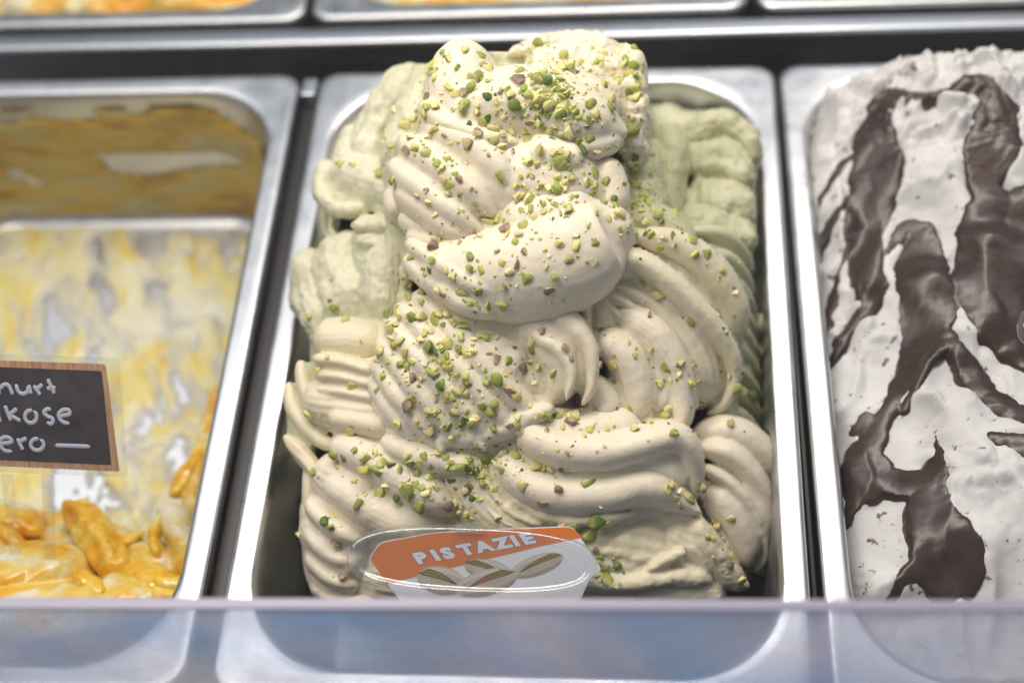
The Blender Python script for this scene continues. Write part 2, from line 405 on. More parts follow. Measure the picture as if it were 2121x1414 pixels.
dl += [tq([(860,690,-.5,100,120),(970,760,.42,140,150),(1090,780,.2,100,130),(1150,790,-.2,60,90)], cap=(.3,.25)),
       tq([(1070,650,-.3,60,80),(1140,700,.2,62,90),(1165,770,.3,50,80),(1150,835,.1,24,50)]),
       tq([(1110,640,-.2,24,40),(1185,672,.3,26,36),(1222,730,.4,19,32),(1224,800,.3,13,26),(1204,842,.1,9,18)], cap=(.3,.2)),
       tq([(1100,690,.3,20,36),(1155,722,.6,20,30),(1183,775,.65,13,24),(1172,832,.5,8,18)], cap=(.3,.2)),
       tq([(850,895,-.4,20,30),(930,905,.1,22,30),(1000,900,.35,24,30),(1080,870,.45,26,34),(1150,840,.4,18,26)], cap=(.15,.15)),
       tq([(905,905,.1,12,20),(915,930,.1,9,16),(918,942,.0,5,10)]), tq([(985,900,.3,14,20),(1000,925,.3,10,16),(1005,936,.2,5,10)]), tq([(1065,880,.4,14,20),(1085,900,.4,10,16),(1090,908,.3,5,10)])]
part('striated_scoop', dl, M['cream'], 29, smooth=2, amp=.04)
STRIA[0] = .05
part('draped_fold', [
    tq([(1262,520,-.8,22,40),(1340,552,-.6,28,42),(1420,618,-.9,28,40),(1488,692,-1.5,24,38),(1520,765,-2.2,19,34),(1502,830,-2.7,14,30),(1460,862,-2.9,10,24)], cap=(.12,.1)),
    tq([(1215,585,-1.7,50,80),(1245,650,-1.25,50,80),(1248,720,-1.0,40,70)]),
    tq([(1262,585,-1.4,14,26),(1345,628,-1.35,15,26),(1435,715,-1.7,14,26),(1472,820,-2.4,11,22)], cap=(.15,.15)),
    tq([(1248,600,-1.3,12,24),(1325,655,-1.25,13,24),(1405,745,-1.5,12,24),(1445,850,-2.2,10,20)], cap=(.15,.15)),
    tq([(1240,620,-1.2,11,24),(1305,680,-1.2,12,24),(1375,765,-1.4,11,24),(1425,865,-2.0,9,20)], cap=(.15,.15)),
    tq([(1275,565,-1.6,12,24),(1370,612,-1.5,13,24),(1455,700,-1.9,12,24),(1490,790,-2.5,10,20)], cap=(.15,.15)),
    tq([(1285,590,-1.55,70,110),(1385,685,-1.5,92,120),(1440,780,-1.95,72,110),(1450,850,-2.5,40,80)], cap=(.2,.2)),
    ], M['creamgreen'], 31, smooth=2)
part('outer_leaf', [
    tq([(1305,490,-1.9,20,34),(1390,505,-2.3,34,34),(1470,555,-2.9,38,34),(1522,630,-3.5,30,32),(1532,700,-4.2,18,26)], cap=(.15,.18)),
    tq([(1330,520,-2.9,40,50),(1420,570,-3.2,60,60),(1490,650,-3.8,48,60),(1505,740,-4.4,30,50)]),
    ], M['creamgreen'], 37)
part('fan_fold', [
    tq([(1262,640,-1.0,38,60),(1345,692,-.8,48,70),(1398,780,-.9,40,64),(1408,860,-1.0,30,56),(1385,912,-.9,22,44)], cap=(.2,.2)),
    tq([(1236,690,-.5,34,56),(1292,738,-.3,42,60),(1322,812,-.4,36,56),(1312,876,-.4,26,46)], cap=(.2,.25)),
    tq([(1205,790,-.6,30,46),(1245,820,-.45,36,50),(1262,868,-.5,34,46)]),
    tq([(1300,700,-1.2,80,110),(1350,800,-1.1,90,120),(1330,890,-1.0,70,100)]),
    ], M['cream'], 41)
STRIA[0] = .004
part('rolled_fold', [
    tq([(1076,872,.0,34,50),(1120,915,.7,42,62),(1205,938,1.0,44,68),(1305,925,.9,40,66),(1385,905,.5,36,58),(1420,925,.1,32,50),(1434,985,-.5,26,46),(1432,1035,-1.1,14,34)], cap=(.1,.12), n=48),
    tq([(1095,880,-.3,40,60),(1200,895,.1,50,70),(1330,880,-.2,50,70)]),
    tq([(1290,960,.0,34,60),(1370,965,-.05,46,60),(1410,1000,-.4,40,60)]),
    ], M['cream'], 43, nscale=1.5, amp=.04, torn=.01, smooth=4)
part('rolled_fold', [
    tq([(1034,922,-.2,26,44),(1062,978,.3,42,60),(1135,1018,.75,48,70),(1240,1022,.8,46,70),(1330,1004,.55,44,66),(1395,1028,.1,34,50),(1440,1056,-.1,15,26),(1454,1066,-.2,7,14)], cap=(.1,.1), n=48),
    tq([(1060,950,-.4,40,60),(1150,975,.1,40,70),(1280,975,.1,40,70)]),
    ], M['cream'], 47, nscale=1.5, amp=.04, torn=.01, smooth=4)
STRIA[0] = .04
part('ridged_shell', [
    tq([(1432,900,-2.0,26,40),(1512,893,-2.1,38,60),(1585,945,-2.5,36,60),(1630,1025,-3.0,28,54),(1634,1100,-3.4,22,48),(1605,1170,-3.6,16,40)], cap=(.15,.15)),
    tq([(1440,925,-1.6,22,40),(1508,940,-1.5,30,50),(1568,1000,-1.8,28,50),(1602,1080,-2.3,24,46),(1598,1150,-2.7,18,40),(1568,1190,-3.0,12,30)], cap=(.15,.15)),
    tq([(1452,965,-1.3,18,36),(1512,1002,-1.3,18,40),(1562,1068,-1.6,17,40),(1582,1140,-2.1,14,36),(1558,1188,-2.5,10,30)], cap=(.15,.15)),
    tq([(1455,1000,-1.4,26,44),(1502,1050,-1.2,40,54),(1540,1115,-1.5,38,54),(1545,1172,-2.0,24,44)], cap=(.2,.2)),
    tq([(1480,965,-1.75,70,110),(1540,1070,-1.75,86,130),(1545,1150,-2.3,60,110)]),
    ], M['cream'], 53, nscale=1.3, smooth=3)
part('front_mass', [
    tq([(960,1070,-.5,70,110),(1120,1105,-.1,92,130),(1280,1130,-.1,112,140),(1420,1150,-.5,92,120)], cap=(.2,.18)),
    tq([(720,1180,-1.6,80,110),(900,1180,-1.1,90,130),(1150,1210,-.9,80,130),(1400,1225,-1.1,60,100),(1500,1230,-1.6,36,80)], cap=(.15,.12)),
    tq([(1440,1062,-.5,20,36),(1452,1110,-.4,30,40),(1490,1165,-.7,34,44),(1530,1205,-1.1,22,36),(1556,1216,-1.3,9,18)], cap=(.2,.12)),
    tq([(1360,1085,-.5,60,90),(1430,1130,-.6,64,90),(1465,1195,-.9,52,80)]),
    tq([(1300,1215,-.4,40,60),(1400,1222,-.5,44,60),(1500,1225,-1.0,36,60)]),
    tq([(1335,1184,.05,6,10),(1375,1162,.12,13,14),(1420,1138,-.05,15,16)]),
    tq([(1150,1190,-.1,30,40),(1280,1205,.2,24,40),(1400,1190,.0,26,40),(1480,1200,-.5,20,34)]),
    tq([(1010,930,-.5,20,40),(1045,1000,-.1,22,40),(1110,1060,.15,20,36),(1200,1075,.3,16,30),(1320,1062,.3,14,26)]),
    tq([(985,930,-.4,14,30),(1010,1000,-.1,13,30),(1060,1060,.1,12,26),(1130,1090,.25,9,20)]),
    tq([(962,935,-.4,13,30),(980,1000,-.2,13,30),(1020,1060,.0,12,26),(1080,1100,.15,8,18)]),
    ], M['creamgreen'], 59, amp=.07, nscale=.8, torn=.06)
part('streaked_sheet', [
    tq([(930,900,-.6,60,80),(975,980,-.25,80,90),(1040,1060,-.05,80,90),(1150,1110,.05,60,80)], ridge=(34,.035,0,.6), m=120, cap=(.2,.2)),
    ], M['creamgreen'], 60, amp=.04, smooth=1)
part('left_fold', [
    tq([(660,960,-2.0,60,90),(760,1020,-1.05,80,100),(860,1070,-.6,80,100),(940,1100,-.5,60,90)], cap=(.2,.2)),
    tq([(650,1060,-2.2,50,80),(700,1130,-1.5,64,90),(770,1180,-1.2,60,90)], cap=(.2,.2)),
    tq([(690,915,-1.6,36,60),(770,950,-.7,44,64),(870,1010,-.1,52,70),(960,1060,-.2,40,60)], cap=(.2,.25)),
    tq([(680,985,-1.7,36,60),(740,1030,-.8,46,64),(830,1080,-.4,48,64),(900,1110,-.4,36,50)], cap=(.2,.25)),
    tq([(790,905,-.6,26,44),(860,940,-.1,34,50),(950,960,.1,30,46),(1010,960,0,20,36)]),
    tq([(640,1035,-2.0,22,40),(690,1085,-1.1,26,44),(760,1125,-.8,24,40)], cap=(.25,.3)),
    tq([(636,1090,-2.1,22,40),(682,1140,-1.3,25,44),(742,1170,-1.0,22,40)], cap=(.25,.3)),
    tq([(640,1145,-2.2,22,40),(685,1190,-1.5,24,44),(745,1215,-1.2,22,40)], cap=(.25,.3)),
    tq([(650,1000,-2.4,40,60),(680,1080,-1.9,60,90),(700,1180,-1.8,70,90),(740,1240,-2,60,80)]),
    tq([(650,1205,-2.4,20,40),(700,1240,-1.8,22,40),(780,1250,-1.5,20,40)]),
    ], M['cream'], 61, smooth=3)
part('left_ridges', [
    *[tq([(652+4*i,742+31*i,-2.6,14,30),(720,752+30*i,-1.7,16,32),(790,775+26*i,-1.1,15,30)], cap=(.2,.2), m=24) for i in range(4)],
    tq([(690,862,-1.9,30,50),(750,872,-1.2,34,54),(820,892,-.7,28,44)]),
    tq([(640,820,-2.8,50,80),(720,840,-2.0,70,90),(800,870,-1.4,60,80)]),
    tq([(655,700,-3.0,44,60),(730,705,-2.3,50,70),(800,720,-1.7,40,60)]),
    ], M['creamgreen'], 67)
part('pointed_leaf', [
    tq([(588,900,-3.6,8,14),(620,932,-3.0,20,26),(652,975,-2.6,16,26),(668,1010,-2.4,8,16)], ridge=(6,.15,0,0)),
    tq([(598,790,-4.2,14,24),(612,850,-3.6,20,30),(660,905,-2.9,20,34),(705,930,-2.3,14,28)]),
    tq([(622,745,-4.0,16,28),(640,820,-3.4,18,30),(690,880,-2.6,16,30)]),
    tq([(640,960,-3.0,14,24),(640,1040,-2.7,16,28),(628,1110,-2.8,12,24)]),
    ], M['creamgreen'], 71)
part('back_left_fold', [
    tq([(690,330,-7.4,34,50),(668,385,-7.0,28,44),(700,430,-6.2,26,40),(760,436,-5.4,22,34)], cap=(.2,.2)),
    tq([(690,345,-7.2,40,50),(760,375,-6.0,62,50),(830,400,-5.0,60,60),(880,420,-4.2,40,50)], cap=(.2,.2)),
    ], M['green'], 73, amp=.16, nscale=1.2, smooth=2, torn=.06)
part('back_left_fold', [
    tq([(728,468,-5.0,14,26),(790,466,-4.2,20,30),(850,470,-3.4,18,30)]),
    tq([(740,500,-5.0,22,40),(800,505,-4.2,26,40),(850,510,-3.6,22,40)], ridge=(8,.12,0,2)),
    tq([(700,500,-6.2,70,100),(730,590,-5.0,90,110),(760,680,-3.6,80,100)], ridge=(14,.05,0,1)),
    tq([(640,520,-7.2,40,60),(650,610,-6.2,52,70),(680,700,-4.8,50,70)], ridge=(10,.06,0,1)),
    tq([(805,520,-3.4,56,90),(800,600,-2.9,56,90),(790,680,-2.4,46,80)]),
    ], M['green'], 76, amp=.16, nscale=1.2, smooth=2, torn=.07)
part('back_left_fold', [
    tq([(860,130,-7.6,30,60),(820,210,-7.0,56,80),(775,300,-6.8,60,90),(770,400,-6.4,60,90)], ridge=(10,.07,0,2)),
    tq([(890,160,-5.4,40,60),(860,260,-4.8,60,70),(830,370,-4.0,60,70)]),
    tq([(740,260,-8.0,30,50),(725,320,-7.6,36,60),(740,380,-7.2,30,50)]),
    ], M['green'], 79, amp=.16, nscale=1.2, smooth=2, torn=.07)
STRIA[0] = .06
for i in range(9):
    x0, y0, w0 = 1425+8*i if i < 5 else 1462, 478+46*i, -5.2+.14*i; x1, y1, w1 = 1566+3.5*i, 548+47*i, -7.9+.28*i
    mx_, my_ = (x0*.45+x1*.55), (y0*.55+y1*.45)-20
    part('leaf_fold', [tq([(x0,y0,w0,12,22),(mx_,my_,(w0+w1)/2+.35,17,22),(x1-6,y1,w1,9,18)], cap=(.25,.25)),
                       tq([(x0,y0+22,w0-.45,24,50),(mx_,my_+24,(w0+w1)/2-.25,30,50),(x1-14,y1+16,w1-.5,16,40)])], M['leaf'], 83+i, voxel=.08, torn=.05, smooth=1)
for i in range(2, 6):
    y = 540+62*i
    part('wall_lump', [tq([(1566+5*i,y+20,-7.6+.35*i,18,30),(1580+5*i,y,-8.0+.35*i,22,36),(1584+5*i,y+46,-8.0+.35*i,18,34)])], M['leaf'], 97+i, voxel=.12)
part('back_right_lump', [
    tq([(1385,262,-9.2,30,50),(1392,330,-8.2,42,60),(1380,420,-7.2,44,60),(1370,480,-6.2,36,60)], cap=(.25,.2)),
    tq([(1350,300,-9.0,30,50),(1345,400,-7.0,46,70),(1350,480,-5.6,40,60)]),
    ], M['leaf'], 107, amp=.14, torn=.07)
part('back_right_lump', [
    tq([(1420,300,-9.6,30,50),(1475,262,-9.8,36,60),(1540,290,-9.8,40,60),(1565,350,-9.2,34,60)]),
    tq([(1430,350,-9.0,40,60),(1490,340,-9.0,54,70),(1555,390,-8.8,40,60)], ridge=(8,.12,0,2)),
    tq([(1420,420,-8.2,44,60),(1490,420,-8.0,56,70),(1565,450,-8.2,36,60)]),
    tq([(1400,460,-7.0,50,70),(1480,480,-7.0,50,70),(1560,500,-7.8,40,60)]),
    ], M['leaf'], 109, amp=.16, torn=.10)
part('nut_slope', [
    tq([(1310,330,-4.6,50,70),(1325,410,-4.0,60,80),(1350,470,-3.6,60,80)]),
    tq([(1290,440,-2.6,50,70),(1360,480,-3.2,60,80),(1420,520,-4.2,50,70)]),
    ], M['leaf'], 113, torn=.12)

# the continuous body of the heap: fills the hollows between the folds to just below their crests
def closing_body():
    st = 6; xs = np.arange(540, 1694, st); ys = np.arange(36, 1298, st); W = np.full((len(xs), len(ys)), -30.0)
    bpy.context.view_layer.update(); dgr = bpy.context.evaluated_depsgraph_get(); o0 = Vector(CAM*CM)
    for i, px in enumerate(xs):
        for j, py in enumerate(ys):
            d = ray(px, py); L = vlen(d); ok, loc, nor, fi, ob, mw = SC.ray_cast(dgr, o0, Vector(d/L))
            if ok and ob.parent is heap: W[i, j] = D0-(loc-o0).length/CM/L
    def filt(A, R_, fn):
        for ax in (0, 1):
            pad = [(0, 0), (0, 0)]; pad[ax] = (R_, R_); B = np.pad(A, pad, mode='constant', constant_values=-30.0)
            A = fn(np.lib.stride_tricks.sliding_window_view(B, 2*R_+1, axis=ax), axis=-1)
        return A
    C = filt(filt(W, 4, np.max), 4, np.min); C = np.minimum(C, np.where(W > -20, W+1.5, C))
    Wb = np.where(W > -20, np.minimum(W, -3.2), -30.0); C2 = filt(filt(Wb, 9, np.max), 9, np.min); C2 = np.minimum(C2, W+2.6)
    C = np.where((W < -3.3) & (W > -20) & (xs[:, None] < 900), np.maximum(C, C2), C); valid = C > -20
    B = np.where(valid, C, np.nan)
    for it in range(3):
        Bp = np.pad(B, 1, mode='edge'); stk = np.stack([Bp[a:a+B.shape[0], b:b+B.shape[1]] for a in range(3) for b in range(3)])
        B = np.where(valid, np.nanmean(np.where(np.isnan(stk), np.nan, stk), 0), np.nan)
    B = np.minimum(B, C+.05) - .5
    P = np.array([Q(xs[i], ys[j], B[i, j] if valid[i, j] else -30) for i in range(len(xs)) for j in range(len(ys))])
    k = 2                                             # finer grid for surface detail
    fx = np.linspace(0, len(xs)-1, (len(xs)-1)*k+1); fy = np.linspace(0, len(ys)-1, (len(ys)-1)*k+1)
    def up(A):
        A = np.stack([np.interp(fx, np.arange(A.shape[0]), A[:, j]) for j in range(A.shape[1])], 1)
        return np.stack([np.interp(fy, np.arange(A.shape[1]), A[i]) for i in range(A.shape[0])], 0)
    Bf = up(np.where(valid, B, -30)); vf = up(valid.astype(float)) > .99
    X = np.interp(fx, np.arange(len(xs)), xs); Y = np.interp(fy, np.arange(len(ys)), ys)
    GX, GY = np.meshgrid(X, Y, indexing='ij')
    P = CAM + (FV[None]+RV[None]*(GX.ravel()[:, None]-CX)/FPX-UV[None]*(GY.ravel()[:, None]-CY)/FPX)*(D0-Bf.ravel()[:, None])
    SL = np.stack([P[:, 0]*1.0+P[:, 1]*.55, (P[:, 1]-P[:, 0]*.55)*.22, P[:, 2]*.6], 1)
    dd = .06*fbm(P, 1.6, 301, 2) + .07*(np.abs(vnoise(SL, .5, 305))-.3) + .03*(np.abs(vnoise(SL, .22, 306))-.3) + .07*np.clip(-3-Bf.ravel(), 0, 2)*fbm(P, 1.0, 307, 3)
    P = P - FV[None]*dd[:, None]
    idx = np.arange(P.shape[0]).reshape(GX.shape); kf = vf[:-1, :-1] & vf[1:, :-1] & vf[1:, 1:] & vf[:-1, 1:]
    F = np.stack([idx[:-1, :-1][kf], idx[:-1, 1:][kf], idx[1:, 1:][kf], idx[1:, :-1][kf]], 1); u, inv = np.unique(F.ravel(), return_inverse=True)
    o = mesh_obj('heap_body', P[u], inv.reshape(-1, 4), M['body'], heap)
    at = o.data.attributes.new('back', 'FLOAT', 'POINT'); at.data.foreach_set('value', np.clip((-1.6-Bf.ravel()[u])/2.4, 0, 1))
    md = o.modifiers.new('thickness', 'SOLIDIFY'); md.thickness = .006; md.offset = -1
closing_body()

# ------------------------------------------------------------------ chopped pistachios on the heap
def nut_mat(name, skin, skin2, cut, cut2, rough=0.5):
    m, n, l, b = new_mat(name)
    oi = n.new('ShaderNodeObjectInfo'); pos = geo_pos(n)
    t = noise(n, 420, 3, 0.6); l.new(pos, t.inputs['Vector'])
    def mixc(a, b_, fac):
        mx = n.new('ShaderNodeMix'); mx.data_type = 'RGBA'; mx.inputs[6].default_value = (*a, 1); mx.inputs[7].default_value = (*b_, 1)
        l.new(fac, mx.inputs[0]); return mx.outputs[2]
    at = n.new('ShaderNodeAttribute'); at.attribute_name = 'tone'
    r = ramp(n, l, t.outputs['Fac'], [(0.3, (0, 0, 0)), (0.7, (1, 1, 1))])
    mx = n.new('ShaderNodeMix'); mx.data_type = 'RGBA'
    l.new(mixc(skin, skin2, r.outputs['Color']), mx.inputs[6]); l.new(mixc(cut, cut2, r.outputs['Color']), mx.inputs[7])
    l.new(at.outputs['Fac'], mx.inputs[0])
    hv = n.new('ShaderNodeHueSaturation'); l.new(mx.outputs[2], hv.inputs['Color'])
    mr = n.new('ShaderNodeMapRange'); mr.inputs['To Min'].default_value = 0.92; mr.inputs['To Max'].default_value = 1.32
    l.new(oi.outputs['Random'], mr.inputs['Value']); l.new(mr.outputs[0], hv.inputs['Value'])
    l.new(hv.outputs['Color'], b.inputs['Base Color'])
    setp(b, rough=rough, spec=0.35, sss=0.15, sssr=(1, 1, .4), ssss=0.001)
    bump(n, l, b, t.outputs['Fac'], 0.35, 0.0004); return m
NM = {'g': nut_mat('pistachio_green', (0.23, 0.285, 0.055), (0.36, 0.405, 0.10), (0.51, 0.50, 0.17), (0.64, 0.585, 0.27)),
      'y': nut_mat('pistachio_yellow', (0.45, 0.44, 0.12), (0.56, 0.50, 0.17), (0.66, 0.60, 0.26), (0.76, 0.68, 0.38)),
      'd': nut_mat('pistachio_dark', (0.07, 0.13, 0.025), (0.13, 0.18, 0.045), (0.20, 0.25, 0.05), (0.32, 0.34, 0.11)),
      'p': nut_mat('pistachio_skin', (0.20, 0.125, 0.09), (0.34, 0.25, 0.20), (0.42, 0.33, 0.17), (0.52, 0.46, 0.20))}
NUT_BASE = []
for k in range(14):
    rr = random.Random(200+k); bm = bmesh.new()
    el = (rr.uniform(.8, 1.2), rr.uniform(.65, .95), rr.uniform(.35, .7))
    for i in range(rr.choice((12, 14, 16))):
        v = Vector((rr.gauss(0, 1), rr.gauss(0, 1), rr.gauss(0, 1))).normalized()*rr.uniform(.8, 1.05)
        bm.verts.new((v.x*el[0], v.y*el[1], v.z*el[2]))
    res = bmesh.ops.convex_hull(bm, input=bm.verts[:])
    bmesh.ops.delete(bm, geom=[g for g in res['geom_interior'] if isinstance(g, bmesh.types.BMVert)], context='VERTS')
    bmesh.ops.bevel(bm, geom=bm.edges[:], offset=0.13, segments=1, affect='EDGES', clamp_overlap=True)
    bmesh.ops.triangulate(bm, faces=bm.faces[:])
    bmesh.ops.recalc_face_normals(bm, faces=bm.faces[:])
    axis = Vector((rr.gauss(0, 1), rr.gauss(0, 1), rr.gauss(0, 1)+.8)).normalized()
    V = [v.co.copy() for v in bm.verts]; F = [[v.index for v in f.verts] for f in bm.faces]; bm.verts.ensure_lookup_table()
    bm.verts.index_update(); F = [[v.index for v in f.verts] for f in bm.faces]
    tone = [0.0 if f.normal.dot(axis) > .15 else 1.0 for f in bm.faces]
    bm.free(); NUT_BASE.append((V, F, tone))
NUT_MESH = {}
def nut_mesh(k, c):
    if (k, c) not in NUT_MESH:
        V, F, tone = NUT_BASE[k]
        me = bpy.data.meshes.new('chopped_pistachio'); me.from_pydata([v*CM for v in V], [], F); me.update()
        a = me.attributes.new('tone', 'FLOAT', 'FACE'); a.data.foreach_set('value', tone); me.materials.append(NM[c]); me.polygons.foreach_set('use_smooth', [True]*len(F)); me.set_sharp_from_angle(angle=.9)
        NUT_MESH[(k, c)] = me
    return NUT_MESH[(k, c)]
NUTS = [ # offset x, offset y, px scale of the measurement, list of x,y,tone
(700, 50, 3.009, "655,178g 790,160g 895,195g 745,272g 690,215g 590,250y 620,280g 600,335g 510,360g 580,300g 940,280g 1010,260g 870,330g 830,335g 895,345g 935,355g 695,395y 775,425p 830,400g 725,435y 560,455p 555,500g 600,515g 545,520g 930,450d 980,490g 1010,425p 1075,435g 1060,410g 870,510y 790,490g 780,520g 1100,510d 1150,520g 985,545g 865,555g 930,590d 1030,580y 1095,585g 815,625d 895,625g 870,675p 965,655y 1000,635y 610,650g 590,660g 665,690p 565,712g 690,740y 805,742p 530,750p 425,785p 550,800g 480,775g 445,712g 415,630g 510,590g 540,560g 500,545g 470,590g 325,760g 675,835g 945,810g 970,715g 1030,690g 1080,670g 1040,725p 1080,730y 1020,765y 1095,795p 615,870g 630,910g 650,890g 660,968y 725,935g 755,968p 1015,945g 1140,950g 1205,945p 830,1025p 550,1030p 490,1070g 560,1110y 680,1060g 700,1010g 840,1110g 870,1170g 610,1190y 750,1165y 345,970g 1185,865y 1245,880y 1255,785y 1180,720g 1320,900g 1435,885g 1380,865g 1265,1010g 1170,1010y 1110,1005y 1130,1060y 1115,1085y 1195,1095y 1060,1165g 1140,1160g 1205,1150g 1280,1165y 1270,1120g 1320,1090y 1350,1120g 1430,1130y 1360,1020g 1400,1000y 1390,1050y 1460,1080y 1490,1080g 1440,1170g 1380,1180g 1345,1215p 1225,1205g 935,1235g 985,1215y 1040,1270p 1155,1250g 850,1295p 885,1320y 760,1360p 650,1310y 620,1350g 1060,1310y 1125,1310y 1100,1355g 1210,1335g 1380,1365y 1480,1320y 1600,1355g 1760,1285g 1755,1190y 1560,1255g 1610,1180g 1580,1060y 1550,985g 1605,1000g 1600,930g 1670,980d 1660,1110g 1720,1090d 1680,1215y 1740,1130g 1160,400g 1130,290g 1120,350p 1200,320g 1240,350g 1290,330g 1330,380g 1230,410g 1280,480g 1330,430g 1390,450g 1420,380g 1360,500g 1270,540d 1240,470g 1190,445g 1300,560g 1375,560g 1410,590g 1340,640g 1390,680g 1500,570g 1480,545g 1550,640p 1650,630g 1600,560g 1575,500g 1720,590g 1700,520g 1705,460g 1660,380g 1460,690g 1490,740d 1335,715d 1250,620g 1210,610g 1190,620p 1270,640g 1380,790y 1430,810y 1540,780g 1520,790d 1570,720g 1610,800p 1280,300g 1350,300g 1450,280g 1470,290p 1420,440g 1455,460g 1640,250y 1750,70g 1790,210g 1840,250g 1860,330d 1740,330g 1770,360g 1830,300g 1890,290g 1840,150g 1300,200y 1250,120g 1140,110g 1310,140g 1000,150g 1770,780g 1800,850g 1850,890g 1800,930g 1830,980g 1870,1010g 1900,1080g 1780,1000g 1850,830d 1950,940g 1820,640y 350,540y 300,690y 245,910g 270,940g 20,870g 85,875g 1215,365g 1300,400g 1365,410g 1310,510g 1440,520g 1390,530g 1220,500g 1430,640g 1300,680g"),
(700, 480, 3.009, "460,165g 585,100p 605,140y 585,180g 530,230g 545,270g 670,240y 710,290y 435,290p 450,330y 410,320g 820,230g 825,155g 885,235y 880,310g 870,375g 990,120g 1160,120p 1290,118g 1375,75y 1485,90g 1440,170p 1610,190g 1305,210y 1350,285g 1315,370p 1165,280g 1070,250y 1110,205p 1025,190y 1030,340g 1025,460y 940,460g 880,470p 790,425g 830,445g 770,380g 660,395p 630,370y 450,425g 530,380g 515,440g 375,455y 380,520y 435,525y 510,530y 310,505g 325,605g 360,580p 330,665y 355,705g 565,615y 655,575g 675,520y 715,570y 770,585g 765,650g 665,700y 520,675y 845,670y 880,650g 925,660g 985,660g 795,745y 840,745y 940,760y 610,750d 650,745d 680,805g 740,770g 740,880g 830,840p 800,900y 260,740y 245,805g 315,810g 390,830g 460,810y 425,755y 405,885y 280,900g 385,940g 245,975y 460,910p 520,920p 590,880d 645,955d 680,905y 810,940g 880,985d 925,945g 985,920g 915,860g 995,800p 1040,880y 1060,805g 1145,850p 1190,815g 1250,845g 1205,680g 1210,740d 1100,720d 1350,885g 1225,940y 1270,620p 1415,730p 1455,790p 1110,1020y 1200,1085y 1070,990p 680,1010y 740,1000g 800,1020y 700,1050g 610,1050p 570,1120g 605,1130g 730,1115y 800,1110g 900,1080g 970,1070g 760,1195g 830,1200g 510,1220g 570,1250p 370,1195y 680,1215g 705,1280y 1065,1205p 970,1230d 430,1090p 470,1040g 1110,1215g 1420,1130y 1350,1140d 1300,1150g 1480,1150y 1520,1130y 1400,1215g 1460,1180p 1490,1130g 1270,1140g 1300,1235p 1565,1230y 1530,1275y 1600,1195y 1680,1225y 1660,1335g 1425,1375g 1735,1105p 1820,1105g 1850,1235g 1930,1060g 1950,1190y 2030,1150y 2060,1100y 2090,1260g 2010,945g 2040,850g 1950,730y 1850,770p 1810,690y 1715,840y 1630,830p 1730,595y 1640,595g 1935,520p 1900,320g 1990,395y 1030,1360p 1105,1385y 80,1240y 100,1360g 230,1375g 90,960y 1380,1150g 1440,1150y 1330,1175y"),
(1100, 450, 2.572, "800,785p 795,835y 860,800y 850,885y 885,885y 740,865y 1010,780y 1040,610p 1000,520y 1090,400y 840,555y 760,150g 690,165g 560,100g 930,190g 885,1080g 860,1140p 900,1000p 1065,1100y 1170,950d 1090,910g 620,80g 640,95g 1370,1310g 1060,845y 870,200g 1020,290g 700,110g 760,95g 800,60g 860,120g"),
(1100, 900, 2.751, "175,510g 235,525g 290,550g 330,570g 370,490d 425,510y 440,500g 775,310g 800,290y 840,325y 825,360p 905,355y 970,300p 985,280y 1140,480y 1065,530y 1000,580g 1035,590g 1045,705y 1135,685y 1200,825y 1130,740p 400,700d 390,730y 420,760g 440,790d 490,745d 380,800y 430,820g 370,660p 110,190y 60,180y 30,170y 165,195d 160,310p 320,270g 70,390p"),
(560, 900, 2.751, "480,90g 595,105g 540,125g 360,110g 410,130p 380,175y 600,205g 475,270y 570,295y 655,295y 610,335g 505,395g 250,215g 745,300y 775,310g 830,280g 860,300g 905,245y 940,300g 885,335y 800,160g 850,165y 870,120g 780,120g 920,180p 950,110g 1030,170g 1070,190g 1150,185g 1110,160g 1000,130g 1030,255d 1010,180g 1200,245g 1230,265y 1270,305y 1130,290p 1110,320p 1150,360d 1195,360g 1050,385y 1010,405p 1090,410p 1075,440y 1120,455y 1145,480y 1295,480y 850,405g 725,360d 310,495d 365,460y 345,530g 380,610p 165,570y 410,810p 1440,290y"),
(560, 300, 2.02, "255,560g 250,650p 265,680g 160,720g 110,770g 315,730g 200,945y 345,1015y 160,1135y 240,890p 290,75g 345,85g 200,400g")]
TONE_WORD = {'g': 'bright green', 'y': 'pale yellow', 'd': 'dark green', 'p': 'purple brown'}
PART_WORD = {'top_scoop': 'the topmost scoop', 'back_crest': 'the blurred crest behind', 'middle_scoop': 'the grooved second scoop', 'small_curl': 'the small left curls',
             'lip_fold': 'the smooth lip', 'striated_scoop': 'the ridged scoop', 'draped_fold': 'the draped folds', 'outer_leaf': 'the outer leaf', 'fan_fold': 'the fanned fold',
             'rolled_fold': 'the rolled folds', 'ridged_shell': 'the ridged shell', 'front_mass': 'the smooth front', 'heap_body': 'the body between folds', 'streaked_sheet': 'the streaked sheet', 'left_fold': 'the lower left folds', 'left_ridges': 'the small left ridges',
             'pointed_leaf': 'the pointed leaves', 'back_left_fold': 'the back left folds', 'leaf_fold': 'the right wall leaves', 'back_right_lump': 'the back right lumps',
             'nut_slope': 'the slope behind', 'inner_heap': 'the hollow between folds', 'gelato_fill': 'the gelato low down', 'wall_lump': 'the right wall lumps'}
def ordinal(k):
    w = ['first','second','third','fourth','fifth','sixth','seventh','eighth','ninth','tenth','eleventh','twelfth']
    return w[k-1] if k <= 12 else '%d%s' % (k, 'th' if 10 <= k % 100 <= 20 else {1:'st',2:'nd',3:'rd'}.get(k % 10, 'th'))
bpy.context.view_layer.update(); dg = bpy.context.evaluated_depsgraph_get()
hits = []
for ox, oy, s, txt in NUTS:
    for it in txt.split():
        a, b = it[:-1].split(','); hits.append((ox+float(a)/s, oy+float(b)/s, it[-1]))
